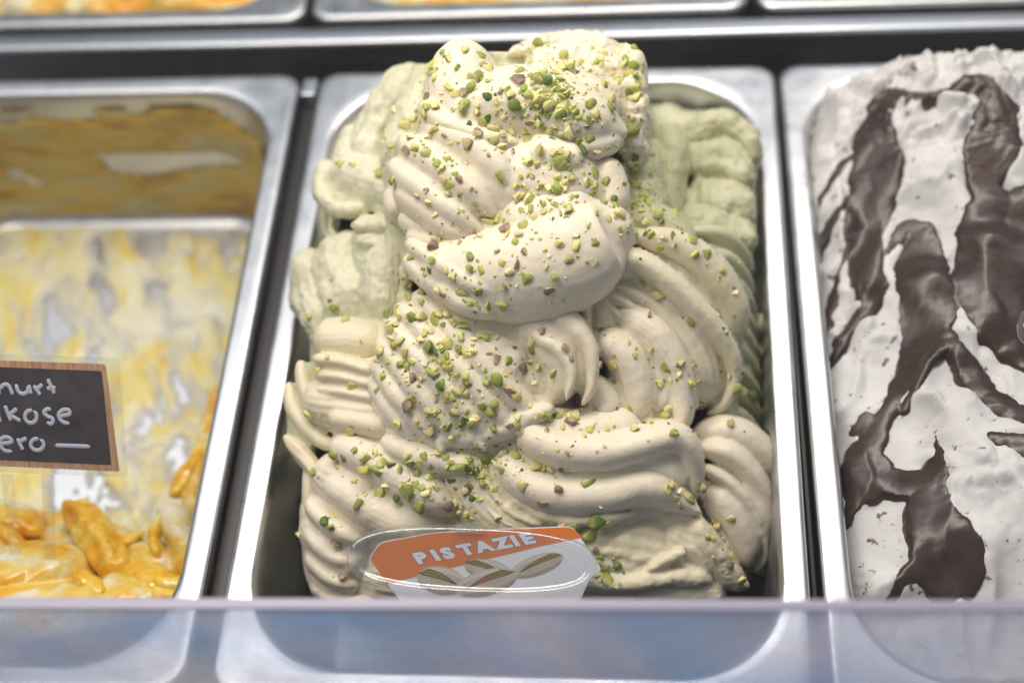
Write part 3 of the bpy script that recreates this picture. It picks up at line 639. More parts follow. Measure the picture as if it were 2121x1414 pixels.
for px, py, n_, sx, sy in [(1150,200,16,90,50), (1010,960,10,60,30), (1330,430,14,35,60), (1200,130,8,80,30), (1310,180,10,20,90), (800,1000,8,80,40), (900,740,18,90,110), (960,870,10,80,30), (1170,380,10,70,50)]:
    for i in range(n_): hits.append((rnd.gauss(px, sx*.6), rnd.gauss(py, sy*.6), rnd.choice('ggggyyyd')))
for px, py, tone in list(hits):
    for i in range(rnd.choice((0, 1, 1, 2, 3))): hits.append((px+rnd.gauss(0, 20), py+rnd.gauss(0, 20), rnd.choice('GGGYYD')))
for px, py, n_, sx, sy in [(1150,185,170,75,50), (1010,950,60,60,30), (1330,420,50,40,70), (930,800,50,80,80), (1310,200,30,22,90)]:
    for i in range(n_): hits.append((rnd.gauss(px, sx*.7), rnd.gauss(py, sy*.7), rnd.choice('GGGYYD')))
placed = []
for px, py, tone in hits:
    d = ray(px, py); ok, loc, nor, fi, ob, mw = SC.ray_cast(dg, Vector(CAM*CM), Vector(nrm(d)))
    if ok and ob.name.split('.')[0] in PART_WORD: placed.append((loc, nor, tone, ob.name.split('.')[0]))
specs = []
for loc, nor, tone, pn in placed:
    small = tone.isupper(); tone = tone.lower()
    r = rnd.uniform(.06, .14) if small else min(max(.27*math.exp(rnd.gauss(0, .30)), .12), .44)
    q = nor.to_track_quat('Z', 'Y') @ Matrix.Rotation(rnd.uniform(0, 6.28), 3, 'Z').to_quaternion() @ Matrix.Rotation(rnd.gauss(0, .45), 3, 'X').to_quaternion()
    specs.append((r/(loc-Vector(CAM*CM)).length, r, loc + nor*(r*rnd.uniform(-.1, .28)*CM), q, tone, pn, rnd.randrange(14)))
specs.sort(key=lambda x: -x[0])
order = {}
def px_x(p): d = np.array(p)/CM-CAM; return float(d@RV)/float(d@FV)
for i, sp_ in sorted(enumerate(specs[:300]), key=lambda e: px_x(e[1][2])): order.setdefault((sp_[4], sp_[5]), []).append(i)
for i, (sz, r, loc, q, tone, pn, k) in enumerate(specs[:300]):
    o = bpy.data.objects.new('chopped_pistachio', nut_mesh(k, tone)); link(o)
    o.location = loc; o.rotation_mode = 'QUATERNION'; o.rotation_quaternion = q; o.scale = (r, r, r)
    run = order[(tone, pn)]
    lb = ('%s from left of larger %s pistachio pieces on %s' % (ordinal(run.index(i)+1), TONE_WORD[tone], PART_WORD[pn])) if len(run) > 1 else 'only larger %s pistachio piece on %s' % (TONE_WORD[tone], PART_WORD[pn])
    tag(o, lb, 'nut', 'chopped pistachio pieces on the gelato heap')
V = []; F = []; tones = []; mi = []
for sz, r, loc, q, tone, pn, k in specs[300:]:
    bV, bF, bt = NUT_BASE[k]; n0 = len(V); mm = q.to_matrix()
    V += [tuple((loc + mm @ (v*r*CM))/CM) for v in bV]; F += [[i+n0 for i in f] for f in bF]; tones += bt; mi += ['gydp'.index(tone)]*len(bF)
o = mesh_obj('pistachio_crumbs', V, F, [NM[c] for c in 'gydp'], smooth=False)
a = o.data.attributes.new('tone', 'FLOAT', 'FACE'); a.data.foreach_set('value', tones); o.data.polygons.foreach_set('material_index', mi)
tag(o, 'smaller chopped pistachio crumbs scattered over the whole gelato heap', 'nuts', kind='stuff')

# ------------------------------------------------------------------ white gelato with chocolate, right pan
def sst(a, b, x): t = np.clip((x-a)/(b-a), 0, 1); return t*t*(3-2*t)
def low_r(x, y, P):
    W = P + 0.9*np.stack([vnoise(P, 3.0, 41), vnoise(P, 3.0, 42), 0*x], 1)
    ex = 1-np.exp(-np.clip(x-13.7, 0, 99)/2.2); eb = sst(35.0, 32.6, y)
    z = -1.6 + ex*(2.6 + 2.0*sst(18, 32, y)) - 1.6*sst(9, 3, y) + 0.8*vnoise(W, 5.5, 43) + .45*vnoise(W, 2.4, 44)
    return z*eb + (1-eb)*(-.6)
def zr(x, y, P):
    z = low_r(x, y, P); W = P + 0.5*np.stack([vnoise(P, 1.5, 45), vnoise(P, 1.5, 46), 0*x], 1)
    rid = 1-np.abs(vnoise(W*np.array([1.5, .6, 1]), 2.4, 47)); z = z + 0.85*(rid-.6) + .35*np.abs(vnoise(W*np.array([1.2, .8, 1]), 1.1, 52))*sst(-.1, .4, vnoise(P, 4, 53))
    cr = sst(24, 31, y)*.45 + .30*sst(.2, .6, vnoise(P, 5, 50)) + .03
    z = z + cr*np.abs(fbm(W, .9, 48, 3)) + .025*fbm(P, .35, 49, 2)
    return z
m, n, l, b = new_mat('stracciatella_gelato'); pos = geo_pos(n)
t1 = noise(n, 170, 4, .6); l.new(pos, t1.inputs['Vector']); t2 = noise(n, 45, 3); l.new(pos, t2.inputs['Vector'])
r1 = ramp(n, l, t1.outputs['Fac'], [(.32, (.16, .12, .11)), (.38, (.72, .715, .71))]); r2 = ramp(n, l, t2.outputs['Fac'], [(.35, (.86, .86, .86)), (.7, (1, 1, 1))])
mx = n.new('ShaderNodeMix'); mx.data_type = 'RGBA'; mx.blend_type = 'MULTIPLY'; mx.inputs[0].default_value = 1; l.new(r1.outputs['Color'], mx.inputs[6]); l.new(r2.outputs['Color'], mx.inputs[7])
l.new(mx.outputs[2], b.inputs['Base Color']); setp(b, rough=.5, spec=.3, sss=.25, sssr=(1, .9, .8), ssss=.002)
t3 = noise(n, 500, 4, .65); l.new(pos, t3.inputs['Vector']); bump(n, l, b, t3.outputs['Fac'], .25, .0008); M['straw'] = m
right = empty('stracciatella_gelato', (25.35, 18, -9.9), 'white gelato streaked with thick dark chocolate in the right pan', 'ice cream')
def on_right(px, py):
    z = 2.0
    for i in range(8):
        q = Zp(px, py, z); z = float(low_r(np.array([q[0]]), np.array([q[1]]), np.array([[q[0], q[1], 0.]]))[0])
    return q[:2]
CHOC = [  # ribbons of sauce: (px, py, half width px)
 [(1800,238,12),(1835,207,17),(1900,212,9),(1960,205,11),(2010,190,22),(2050,215,28),(2092,238,16)], [(2050,215,28),(2062,270,44),(2048,330,46),(2040,385,28),(2060,430,40)],
 [(1835,207,17),(1815,250,20),(1800,300,34),(1815,350,44),(1815,400,42),(1800,450,44),(1788,510,34),(1798,560,27),(1805,610,21),(1800,650,17),(1770,672,10),(1740,722,8),(1714,778,4)],
 [(1800,310,9),(1740,360,7),(1704,420,5),(1690,446,3)], [(1790,400,8),(1742,432,6),(1704,500,5),(1684,566,3)], [(1782,480,8),(1742,560,7),(1722,640,5),(1706,692,3)],
 [(1912,466,8),(1864,490,15),(1838,528,6)],
 [(1905,490,20),(1905,550,44),(1916,620,46),(1916,680,42),(1890,740,20),(1866,800,15),(1840,850,15),(1810,890,22),(1790,940,28),(1800,985,38),(1772,1030,14),(1756,1086,5)],
 [(1950,700,18),(1916,760,10),(1872,852,8)], [(1945,690,14),(1995,740,12),(2020,790,19),(2062,832,22),(2121,866,24),(2230,905,26)],
 [(1800,985,34),(1860,1000,22),(1918,1010,27),(1930,1070,38),(1950,1130,48),(1972,1172,50),(2004,1190,25)], [(1935,908,4),(1942,950,10),(1934,1002,20)], [(1905,1178,20),(1870,1206,8),(1838,1238,5)],
 [(2022,440,24),(2060,520,68),(2050,590,64),(2066,645,58),(2105,705,44),(2190,765,40)], [(2130,440,50),(2160,520,90),(2170,640,90),(2220,740,60)], [(1790,872,16),(1778,900,14)], [(2060,905,10),(2121,925,22),(2220,960,30)]]
m, n, l, b = new_mat('dark_chocolate'); pos = geo_pos(n); t1 = noise(n, 60, 4, .6, .5); l.new(pos, t1.inputs['Vector'])
r1 = ramp(n, l, t1.outputs['Fac'], [(.3, (.030, .018, .015)), (.62, (.056, .035, .029)), (.8, (.10, .042, .026))]); l.new(r1.outputs['Color'], b.inputs['Base Color']); setp(b, rough=.27, spec=.45)
t3 = noise(n, 220, 4, .6); l.new(pos, t3.inputs['Vector']); bump(n, l, b, t3.outputs['Fac'], .15, .0008); M['choc'] = m
def stroke_sd(P, st):
    sd = np.full(len(P), -1e9)
    for (a, b_) in zip(st[:-1], st[1:]):
        ab = b_[:2]-a[:2]; t = np.clip(((P-a[:2])@ab)/(ab@ab+1e-12), 0, 1); dd = np.hypot(*(P-a[:2]-t[:, None]*ab).T); sd = np.maximum(sd, a[2]+(b_[2]-a[2])*t-dd)
    return sd
def choc_base(x, y, P): return .80*low_r(x, y, P)+.20*zr(x, y, P)+.16+.16*sst(22, 27, y)
def choc_sd(P, wob=.13, seed=61):
    Wp = P[:, :2] + wob*np.stack([fbm(P*np.array([1, 1, 0]), 1.2, seed, 4, .6), fbm(P*np.array([1, 1, 0]), 1.2, seed+1, 4, .6)], 1)
    sd = np.full(len(P), -1e9)
    for st in CHOC:
        S_ = np.array([(*on_right(px, py), hw/40.0) for px, py, hw in st]); S_, _t = catmull(np.c_[S_[:, :2], 0*S_[:, 0], S_[:, 2]], 5*len(S_)); sd = np.maximum(sd, stroke_sd(Wp, np.c_[S_[:, :2], np.maximum(S_[:, 3], .05)]))
    return sd + .05 + .06*vnoise(P*np.array([1, 1, 0]), .8, seed+5)
def zr_under(x, y, P):
    z = zr(x, y, P); return z - sst(-.12, .22, choc_sd(P))*np.clip(z-choc_base(x, y, P)+.02, 0, 9)*.94
pan_fill('white_gelato', 14.0, 36.6, 1.6, 34.6, zr_under, M['straw'], right, step=0.13, r=4.2)
def chocolate(step=.085, thick=.20, soft=.40, wob=.13, seed=61):
    x0, x1, y0, y1 = 14.2, 31.0, 4.0, 33.6
    nx = int((x1-x0)/step)+1; ny = int((y1-y0)/step)+1
    X, Y = np.meshgrid(np.linspace(x0, x1, nx), np.linspace(y0, y1, ny), indexing='ij'); P = np.stack([X.ravel(), Y.ravel(), 0*X.ravel()], 1)
    sd = choc_sd(P, wob, seed)
    h = thick*(.55+.8*(vnoise(P, 1.6, seed+9)*.5+.5))*np.sqrt(np.clip(1-np.exp(-np.clip(sd+.05, 0, 9)/soft), 0, 1))
    P[:, 2] = choc_base(P[:, 0], P[:, 1], P) + np.where(sd > -.05, h, (sd+.05)*2.5) - .05
    keep = (sd > -.3).reshape(nx, ny); idx = np.arange(nx*ny).reshape(nx, ny); kf = keep[:-1, :-1] & keep[1:, :-1] & keep[1:, 1:] & keep[:-1, 1:]
    F = np.stack([idx[:-1, :-1][kf], idx[1:, :-1][kf], idx[1:, 1:][kf], idx[:-1, 1:][kf]], 1); u, inv = np.unique(F.ravel(), return_inverse=True)
    mesh_obj('chocolate_sauce', P[u], inv.reshape(-1, 4), M['choc'], right)
chocolate()
# ------------------------------------------------------------------ left pan: scraped residue, pile at the front
def cream_sauce_mat(name, stops, scale, rough=.3, seed=0.0, sss=.3, stretch=(1, 1, 1), dist=.8):
    m, n, l, b = new_mat(name)
    mp = n.new('ShaderNodeMapping'); mp.inputs['Location'].default_value = (seed, seed*.7, 0); mp.inputs['Scale'].default_value = stretch; l.new(geo_pos(n), mp.inputs['Vector'])
    t = noise(n, scale, 4, .55, dist); l.new(mp.outputs[0], t.inputs['Vector'])
    r = ramp(n, l, t.outputs['Fac'], stops); l.new(r.outputs['Color'], b.inputs['Base Color'])
    setp(b, rough=rough, spec=.5, sss=sss, sssr=(1, .7, .3), ssss=.003)
    f = noise(n, 260, 3, .6); l.new(geo_pos(n), f.inputs['Vector']); bump(n, l, b, f.outputs['Fac'], .25, .0008)
    return m
M['yog'] = cream_sauce_mat('yogurt_gelato', [(.34, (.80, .76, .60)), (.45, (.80, .70, .40)), (.52, (.80, .56, .14)), (.62, (.80, .40, .03))], 26, .2)
M['yogw'] = cream_sauce_mat('yogurt_gelato_pale', [(.36, (.82, .79, .66)), (.44, (.81, .73, .46)), (.50, (.81, .60, .14)), (.60, (.80, .44, .03))], 30, .16, 3.1)
M['sauce'] = cream_sauce_mat('apricot_sauce', [(.30, (.86, .72, .26)), (.45, (.86, .60, .08)), (.58, (.84, .46, .02)), (.75, (.70, .28, .01))], 60, .1, 1.7, .6)
M['resid'] = cream_sauce_mat('gelato_residue', [(.34, (.75, .73, .60)), (.47, (.75, .71, .44)), (.57, (.75, .65, .22)), (.66, (.72, .50, .08)), (.78, (.55, .22, .04))], 24, .22, 5.3, .25, (1.3, .75, 1), 1.5)
M['residw'] = cream_sauce_mat('wall_residue_painted_reflection', [(.30, (.56, .52, .34)), (.42, (.50, .42, .15)), (.52, (.60, .40, .06)), (.60, (.42, .26, .05)), (.72, (.30, .12, .02))], 28, .12, 9.3, .1, (.5, 1, 1.6))  # olive-brown tones also paint amber mirrored in the shaded steel wall
_n = M['resid'].node_tree.nodes; _l = M['resid'].node_tree.links; _b = _n['Principled BSDF']
_c = _b.inputs['Base Color'].links[0].from_socket; _a = _n.new('ShaderNodeAttribute'); _a.attribute_name = 'thick'
_r = ramp(_n, _l, _a.outputs['Fac'], [(.05, (0, 0, 0)), (.55, (1, 1, 1))]); _m = _n.new('ShaderNodeMix'); _m.data_type = 'RGBA'; _m.inputs[6].default_value = (.52, .52, .49, 1)
_l.new(_r.outputs['Color'], _m.inputs[0]); _l.new(_c, _m.inputs[7]); _l.new(_m.outputs[2], _b.inputs['Base Color'])
pile = empty('yogurt_apricot_gelato', (-24, 6, -9.9), 'nearly finished yogurt gelato with glossy orange apricot sauce in the left pan', 'ice cream')
# thin scraped layer on the pan's bottom: only where something was left behind
def residue():
    st = .12; xs = np.arange(-35.6, -16.3, st); ys = np.arange(3.0, 33.2, st)
    X, Y = np.meshgrid(xs, ys, indexing='ij'); P = np.stack([X.ravel(), Y.ravel(), 0*X.ravel()], 1)
    W = np.stack([P[:, 0]+.45*P[:, 1], .5*P[:, 1]-.2*P[:, 0], P[:, 2]], 1) + .8*np.stack([vnoise(P, 2.5, 71), vnoise(P, 2.5, 72), 0*P[:, 0]], 1)
    t = .60*fbm(W, 1.7, 73, 4, .6) + .13 + .35*sst(16, 6, P[:, 1]) - .25*sst(27, 33, P[:, 1])
    t = t - .5*np.clip(np.abs(P[:, 0]+26)-9.0, 0, 9)/2
    t = t + .15*np.sin((P[:, 0]+.2*P[:, 1])*1.9+2*vnoise(P, 6, 75))*sst(14, 24, P[:, 1])
    t = t + .24
    h = np.where(t > 0, .34*np.clip(t, 0, 3)**.8, t)
    P[:, 2] = -10.0 + h + .03
    keep = (t > -.05).reshape(X.shape); idx = np.arange(X.size).reshape(X.shape)
    kf = keep[:-1, :-1] & keep[1:, :-1] & keep[1:, 1:] & keep[:-1, 1:]
    F = np.stack([idx[:-1, :-1][kf], idx[1:, :-1][kf], idx[1:, 1:][kf], idx[:-1, 1:][kf]], 1); u, inv = np.unique(F.ravel(), return_inverse=True)
    ro = tag(mesh_obj('residue', P[u], inv.reshape(-1, 4), M['resid'], pile), kind='stuff')
    at = ro.data.attributes.new('thick', 'FLOAT', 'POINT'); at.data.foreach_set('value', np.clip(t[u], 0, 1))
    # smears on the pan's back wall, plus the amber reflection painted into their colour
    xs = np.arange(-36.2, -15.9, .12); zs = np.arange(-9.3, -.9, .12); X, Zz = np.meshgrid(xs, zs, indexing='ij')
    hx = 11.2+(Zz+.6)*(.65/8.0); hy = 16.72+(Zz+.6)*(.67/8.0); r = 4.3
    qx = np.clip(np.abs(X+26)-(hx-r), 0, r-.02)
    yw = 18+(hy-r)+np.sqrt(r*r-qx*qx)
    P = np.stack([X.ravel(), yw.ravel(), Zz.ravel()], 1)
    t = .6*fbm(P*np.array([.45, 0, 1.3]), 2.2, 81, 4) + .30 + .35*sst(-5, -9, P[:, 2]) - .6*sst(10.5, 11.4, np.abs(P[:, 0]+26)) - .5*sst(-2.2, -.9, P[:, 2])*(vnoise(P, 3, 85) < .25)
    h = np.where(t > 0, .25*np.sqrt(np.clip(t, 0, 3)), t)
    P[:, 1] -= h*1.0 + .04
    keep = (t > -.05).reshape(X.shape); idx = np.arange(X.size).reshape(X.shape)
    kf = keep[:-1, :-1] & keep[1:, :-1] & keep[1:, 1:] & keep[:-1, 1:]
    F = np.stack([idx[:-1, :-1][kf], idx[1:, :-1][kf], idx[1:, 1:][kf], idx[:-1, 1:][kf]], 1); u, inv = np.unique(F.ravel(), return_inverse=True)
    tag(mesh_obj('wall_smear_and_reflection', P[u], inv.reshape(-1, 4), M['residw'], pile), kind='stuff')
residue()
def tz(pts, **kw):
    """pts: (px, py, z_of_surface, half_width_px, half_depth_px)"""
    out = []
    for px, py, z, a, b_ in pts:
        c = Zp(px, py, z) + FV*(b_/SCALE); out.append((*c, a/SCALE, b_/SCALE))
    return tube3(out, **kw)
remesh_obj('gelato_pile', [
    tz([(-320,1190,-2.5,70,120),(-160,1200,-2.2,80,140),(0,1205,-1.9,70,130),(110,1205,-1.9,60,110),(165,1235,-2.2,36,80)], cap=(.12,.15)),
    tz([(330,1050,-3.6,18,34),(362,1095,-3.2,38,60),(385,1165,-2.8,46,80),(370,1230,-2.6,40,80)], cap=(.15,.2)),
    tz([(240,1130,-4.2,30,50),(300,1165,-3.6,42,60),(330,1225,-3.0,46,70)]),
    tz([(200,1250,-2.4,70,120),(290,1275,-2.1,70,120),(350,1290,-2.1,50,90)]),
    tz([(-300,1300,-1.8,80,150),(-50,1300,-1.4,80,150),(120,1300,-1.3,80,150),(260,1310,-1.5,70,120)], cap=(.12,.15)),
    tz([(-300,1110,-5.0,60,120),(-50,1120,-4.6,60,120),(120,1130,-4.6,60,110),(250,1170,-4.4,60,100),(360,1220,-4,60,100)], cap=(.12,.15)),
    ], M['yogw'], pile, seed=131, amp=.14, nscale=1.3, voxel=.11)
remesh_obj('gelato_pile', [
    tz([(-200,1060,-4.2,40,60),(-60,1080,-3.8,46,60),(20,1090,-3.6,44,60),(80,1110,-3.6,36,54)], cap=(.15,.2))], M['yog'], pile, seed=135, amp=.14, nscale=1.1, voxel=.11)
remesh_obj('gelato_pile', [
    tz([(452,800,-8.2,14,34),(440,870,-7.0,26,44),(425,940,-5.8,34,50),(405,1010,-4.8,38,56),(395,1090,-4.0,44,60)], cap=(.15,.2), ridge=(7,.12,0,1)),
    ], M['yog'], pile, seed=137, amp=.14, nscale=1.1, voxel=.11)
for k, pcs in enumerate([
    [tz([(122,1040,-3.3,22,30),(160,1075,-3.1,40,40),(200,1135,-2.8,44,40),(240,1200,-2.6,40,40)], cap=(.2,.25), ridge=(5,.22,0.4,1.5)), tz([(215,1130,-3.3,24,36),(262,1122,-3.4,14,26),(300,1100,-3.5,10,20)])],
    [tz([(446,810,-7.6,8,14),(436,880,-6.4,16,22),(405,960,-5.0,24,28),(372,1000,-4.5,26,30),(345,1035,-4.3,18,26)], cap=(.2,.25), ridge=(5,.2,0,1))],
    [tz([(250,1150,-3.2,16,24),(300,1190,-2.8,20,30),(345,1215,-2.4,26,34),(390,1225,-2.4,22,30)])],
    [tz([(255,1185,-2.9,30,40),(300,1215,-2.6,38,44),(350,1240,-2.4,36,44),(390,1235,-2.5,24,36)])],
    [tz([(-150,1080,-3.4,30,36),(-60,1075,-3.2,34,40),(10,1085,-3.2,30,36),(70,1110,-3.2,20,30)])],
    [tz([(-40,1090,-3.2,24,30),(10,1110,-3.1,20,28),(40,1150,-2.8,16,24)])],
    [tz([(330,1060,-3.3,10,16),(318,1110,-3.1,14,22),(322,1160,-2.9,12,20)])],
    [tz([(140,1190,-1.8,20,26),(185,1220,-1.8,26,32),(215,1262,-1.9,20,28)])]]):
    remesh_obj('apricot_sauce', pcs, M['sauce'], pile, seed=141+k, amp=.16, nscale=1.0, voxel=.08, torn=.03, smooth=5)

# ------------------------------------------------------------------ gelato in the pans behind the rail
def back_fill(x0, x1, zbase, amp, mat, name, label, seed):
    root = empty(name, ((x0+x1)/2, 58.4, -9.9), label, 'ice cream')
    pan_fill('gelato_surface', x0, x1, 42.2, 74.6, lambda x, y, P: zbase + amp*fbm(P, 3.2, seed, 4) + .5*amp*np.abs(vnoise(P, 1.1, seed+3)), mat, root, step=.3)
back_fill(-37.4, -15.7, -1.0, 1.2, M['yog'], 'apricot_gelato', 'orange and white gelato blurred at the top left corner behind the rail', 151)
back_fill(-12.0, 9.7, -3.6, .9, M['yogw'], 'cream_gelato', 'pale cream gelato low in the pan behind the pistachio heap', 157)
back_fill(13.5, 35.2, -4.2, .9, M['yogw'], 'pale_gelato', 'pale gelato low in the pan behind the chocolate gelato', 163)

# ------------------------------------------------------------------ clear plastics
def clear_mat(name, tint, gloss=1.0, rough=.04, film=0.0, film_col=(.8, .84, .92), film_scale=8.0, base=0.05):
    m = bpy.data.materials.new(name); m.use_nodes = True; n = m.node_tree.nodes; l = m.node_tree.links
    n.remove(n['Principled BSDF']); out = n['Material Output']
    tr = n.new('ShaderNodeBsdfTransparent'); tr.inputs['Color'].default_value = (*tint, 1)
    gl = n.new('ShaderNodeBsdfGlossy'); gl.inputs['Roughness'].default_value = rough; gl.inputs['Color'].default_value = (gloss, gloss, gloss, 1)
    lw = n.new('ShaderNodeLayerWeight'); lw.inputs['Blend'].default_value = .5
    pw = n.new('ShaderNodeMath'); pw.operation = 'POWER'; pw.inputs[1].default_value = 4.0; l.new(lw.outputs['Facing'], pw.inputs[0])
    fr = n.new('ShaderNodeMath'); fr.operation = 'MULTIPLY_ADD'; fr.inputs[1].default_value = .9; fr.inputs[2].default_value = base; l.new(pw.outputs[0], fr.inputs[0])
    mx = n.new('ShaderNodeMixShader'); l.new(fr.outputs[0], mx.inputs[0]); l.new(tr.outputs[0], mx.inputs[1]); l.new(gl.outputs[0], mx.inputs[2])
    last = mx
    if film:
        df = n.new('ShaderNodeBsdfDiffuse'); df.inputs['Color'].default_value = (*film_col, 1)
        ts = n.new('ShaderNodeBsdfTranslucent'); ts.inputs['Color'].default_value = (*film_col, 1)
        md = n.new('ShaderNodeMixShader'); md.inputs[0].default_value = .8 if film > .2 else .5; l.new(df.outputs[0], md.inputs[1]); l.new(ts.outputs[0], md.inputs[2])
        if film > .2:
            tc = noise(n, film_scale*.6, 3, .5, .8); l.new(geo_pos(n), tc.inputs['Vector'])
            rc = ramp(n, l, tc.outputs['Fac'], [(.36, (.42, .60, .90)), (.50, (.66, .70, .90)), (.64, (.86, .82, .92))]); l.new(rc.outputs['Color'], df.inputs['Color']); l.new(rc.outputs['Color'], ts.inputs['Color'])  # blue and lilac blotches paint blurred reflections into the pane's film
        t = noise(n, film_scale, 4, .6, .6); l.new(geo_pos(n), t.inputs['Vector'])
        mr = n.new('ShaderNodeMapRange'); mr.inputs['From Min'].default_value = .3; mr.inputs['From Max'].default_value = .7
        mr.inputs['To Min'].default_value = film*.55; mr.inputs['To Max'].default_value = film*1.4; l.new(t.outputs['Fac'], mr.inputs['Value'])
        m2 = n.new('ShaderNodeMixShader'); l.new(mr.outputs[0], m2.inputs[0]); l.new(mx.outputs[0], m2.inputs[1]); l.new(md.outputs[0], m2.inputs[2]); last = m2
    l.new(last.outputs[0], out.inputs['Surface']); return m
M['rim'] = clear_mat('clear_holder_plastic', (.95, .97, .96), film=.07, film_scale=40, film_col=(.85, .88, .9), base=.12)
M['clear'] = clear_mat('clear_plastic', (.975, .985, .98), film=.03, film_scale=60)
M['pane'] = clear_mat('clouded_acrylic_painted_reflection', (.90, .93, .98), film=.42, base=.10, film_col=(.70, .76, .95), film_scale=13)  # film mixes slight clouding with painted-in reflections
M['paneedge'] = plain('acrylic_edge', (.36, .345, .46), .35)
pr = math.radians(.72)
pane = empty('glass_guard', (0, -.4, -3), 'clear acrylic guard pane with lavender edge running along the front of the pans', 'glass')
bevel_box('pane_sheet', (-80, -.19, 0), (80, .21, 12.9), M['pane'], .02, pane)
bevel_box('polished_edge', (-80, -.2, 12.905), (80, .22, 13.0), M['paneedge'], .03, pane)
pane.rotation_euler.z = pr

class Plane:
    def __init__(s, O, nv): s.O = np.asarray(O); s.n = nrm(np.asarray(nv))
    def __call__(s, px, py, off=0.0):
        d = ray(px, py); t = ((s.O-CAM)@s.n)/(d@s.n); return CAM + d*t + s.n*off
def flat(name, pl, poly, off, mat, parent, thick=0.02):
    k = len(poly); V = [pl(x, y, off) for x, y in poly]+[pl(x, y, off-thick) for x, y in poly]
    ar = sum(poly[i][0]*poly[(i+1) % k][1]-poly[(i+1) % k][0]*poly[i][1] for i in range(k))
    F = [tuple(range(k))[::-1] if ar > 0 else tuple(range(k))]
    F.append(tuple(i+k for i in F[0])[::-1]); F += [(F[0][i], F[0][i]+k, F[0][(i+1) % k]+k, F[0][(i+1) % k]) for i in range(k)]
    return mesh_obj(name, V, F, mat, parent, smooth=False)
def round_poly(pts, r, k=6):
    out = []; n_ = len(pts)
    for i in range(n_):
        p = np.array(pts[i], float); a = np.array(pts[i-1], float); b_ = np.array(pts[(i+1) % n_], float)
        rr_ = r[i] if isinstance(r, (list, tuple)) else r
        u = nrm(a-p); v = nrm(b_-p); s_ = p+u*rr_; e_ = p+v*rr_
        for j in range(k+1):
            t = j/k; out.append(tuple((1-t)**2*s_+2*t*(1-t)*p+t*t*e_))
    return out

# ------------------------------------------------------------------ pistachio label in its clear holder
LP = Plane(Q(975, 1165, 1.0), -FV + .12*UV)
def outline(cx, cy, a, b_, rot, sc, k=72, e=2.7):
    o = []
    for i in range(k):
        t = 2*math.pi*i/k; x = math.copysign(abs(math.cos(t))**(2/e), math.cos(t))*a; y = math.copysign(abs(math.sin(t))**(2/e), math.sin(t))*b_
        x = math.copysign(max(abs(x)-(1-sc)*b_, 0) if sc < 1 else abs(x), x); y *= sc
        o.append((cx+x*math.cos(rot)-y*math.sin(rot), cy+x*math.sin(rot)+y*math.cos(rot)))
    return o
def holder(parent, pl, cx, cy, a, b_, rot):
    V = []; F = []; k = 72
    for sc, off in ((1.0, -.02), (1.02, .14), (1.0, .36), (.94, .52), (.86, .58), (.78, .55), (.74, .46), (.68, .42)):
        V += [pl(x, y, off) for x, y in outline(cx, cy, a, b_, rot, sc)]
    for i in range(7):
        for j in range(k): q = i*k+j; w = i*k+(j+1) % k; F.append((q, w, w+k, q+k))
    mesh_obj('holder_shell', V, F, M['rim'], parent); flat('holder_window', pl, outline(cx, cy, a, b_, rot, .70), .40, M['clear'], parent, .04)
    V = []; F = []
    for sc, off in ((1.0, -.03), (.98, -.10), (.9, -.14), (.5, -.14)): V += [pl(x, y, off) for x, y in outline(cx, cy, a, b_, rot, sc)]
    for i in range(3):
        for j in range(k): q = i*k+j; w = i*k+(j+1) % k; F.append((q, q+k, w+k, w))
    mesh_obj('holder_back', V, F, M['clear'], parent)
M['white'] = plain('printed_white', (.82, .82, .90), .4)
M['orange'] = plain('printed_orange', (.72, .19, .03), .4)
M['ink'] = plain('printed_outline', (.13, .13, .19), .45)
M['lett'] = plain('printed_letter', (.78, .80, .88), .4)
m, n, l, b = new_mat('printed_shell'); t = noise(n, 120, 4, .6); l.new(geo_pos(n), t.inputs['Vector'])
r1 = ramp(n, l, t.outputs['Fac'], [(.3, (.46, .39, .32)), (.7, (.60, .53, .45))]); l.new(r1.outputs['Color'], b.inputs['Base Color']); setp(b, rough=.45); M['shellp'] = m
M['shellp2'] = plain('printed_shell_light', (.68, .61, .54), .45); M['shelld'] = plain('printed_shell_gap', (.07, .035, .02), .5)
M['shelldk'] = plain('printed_shell_shade', (.37, .30, .24), .45); M['shelld2'] = plain('printed_kernel_crease', (.16, .10, .02), .45)
M['kern'] = plain('printed_kernel', (.30, .24, .035), .45); M['kpink'] = plain('printed_kernel_skin', (.36, .10, .09), .45)
lab = empty('label_holder', Q(975, 1240, .7), 'clear oval holder with orange and white PISTAZIE card at the front of the heap', 'label')
holder(lab, LP, 978, 1163, 258, 74, math.radians(2.5))
bevel = [(946,1104),(998,1104),(998,1082),(946,1082)]
flat('holder_tab', LP, bevel, .32, M['rim'], lab, .3)
V, F = tube3([(*LP(978, 1230, -.25), .14, .1), (*LP(985, 1300, -1.2), .14, .1), (*LP(990, 1380, -2.6), .12, .1)], m=12, n=10, cap=(.05, .05)); mesh_obj('holder_pin', V, F, M['clear'], lab)
card_px = round_poly([(764,1157),(786,1122),(900,1101),(1185,1088),(1248,1180),(1222,1196),(1200,1246),(836,1252)], [8, 14, 30, 16, 12, 6, 16, 10])
card = flat('card', LP, card_px, .06, M['white'], lab, .05)
flat('orange_band', LP, round_poly([(766,1157),(787,1124),(900,1103),(1183,1090.5),(1206,1112),(1120,1130),(803,1208)], [6, 13, 30, 14, 2, 20, 1]), .072, M['orange'], card, .010)
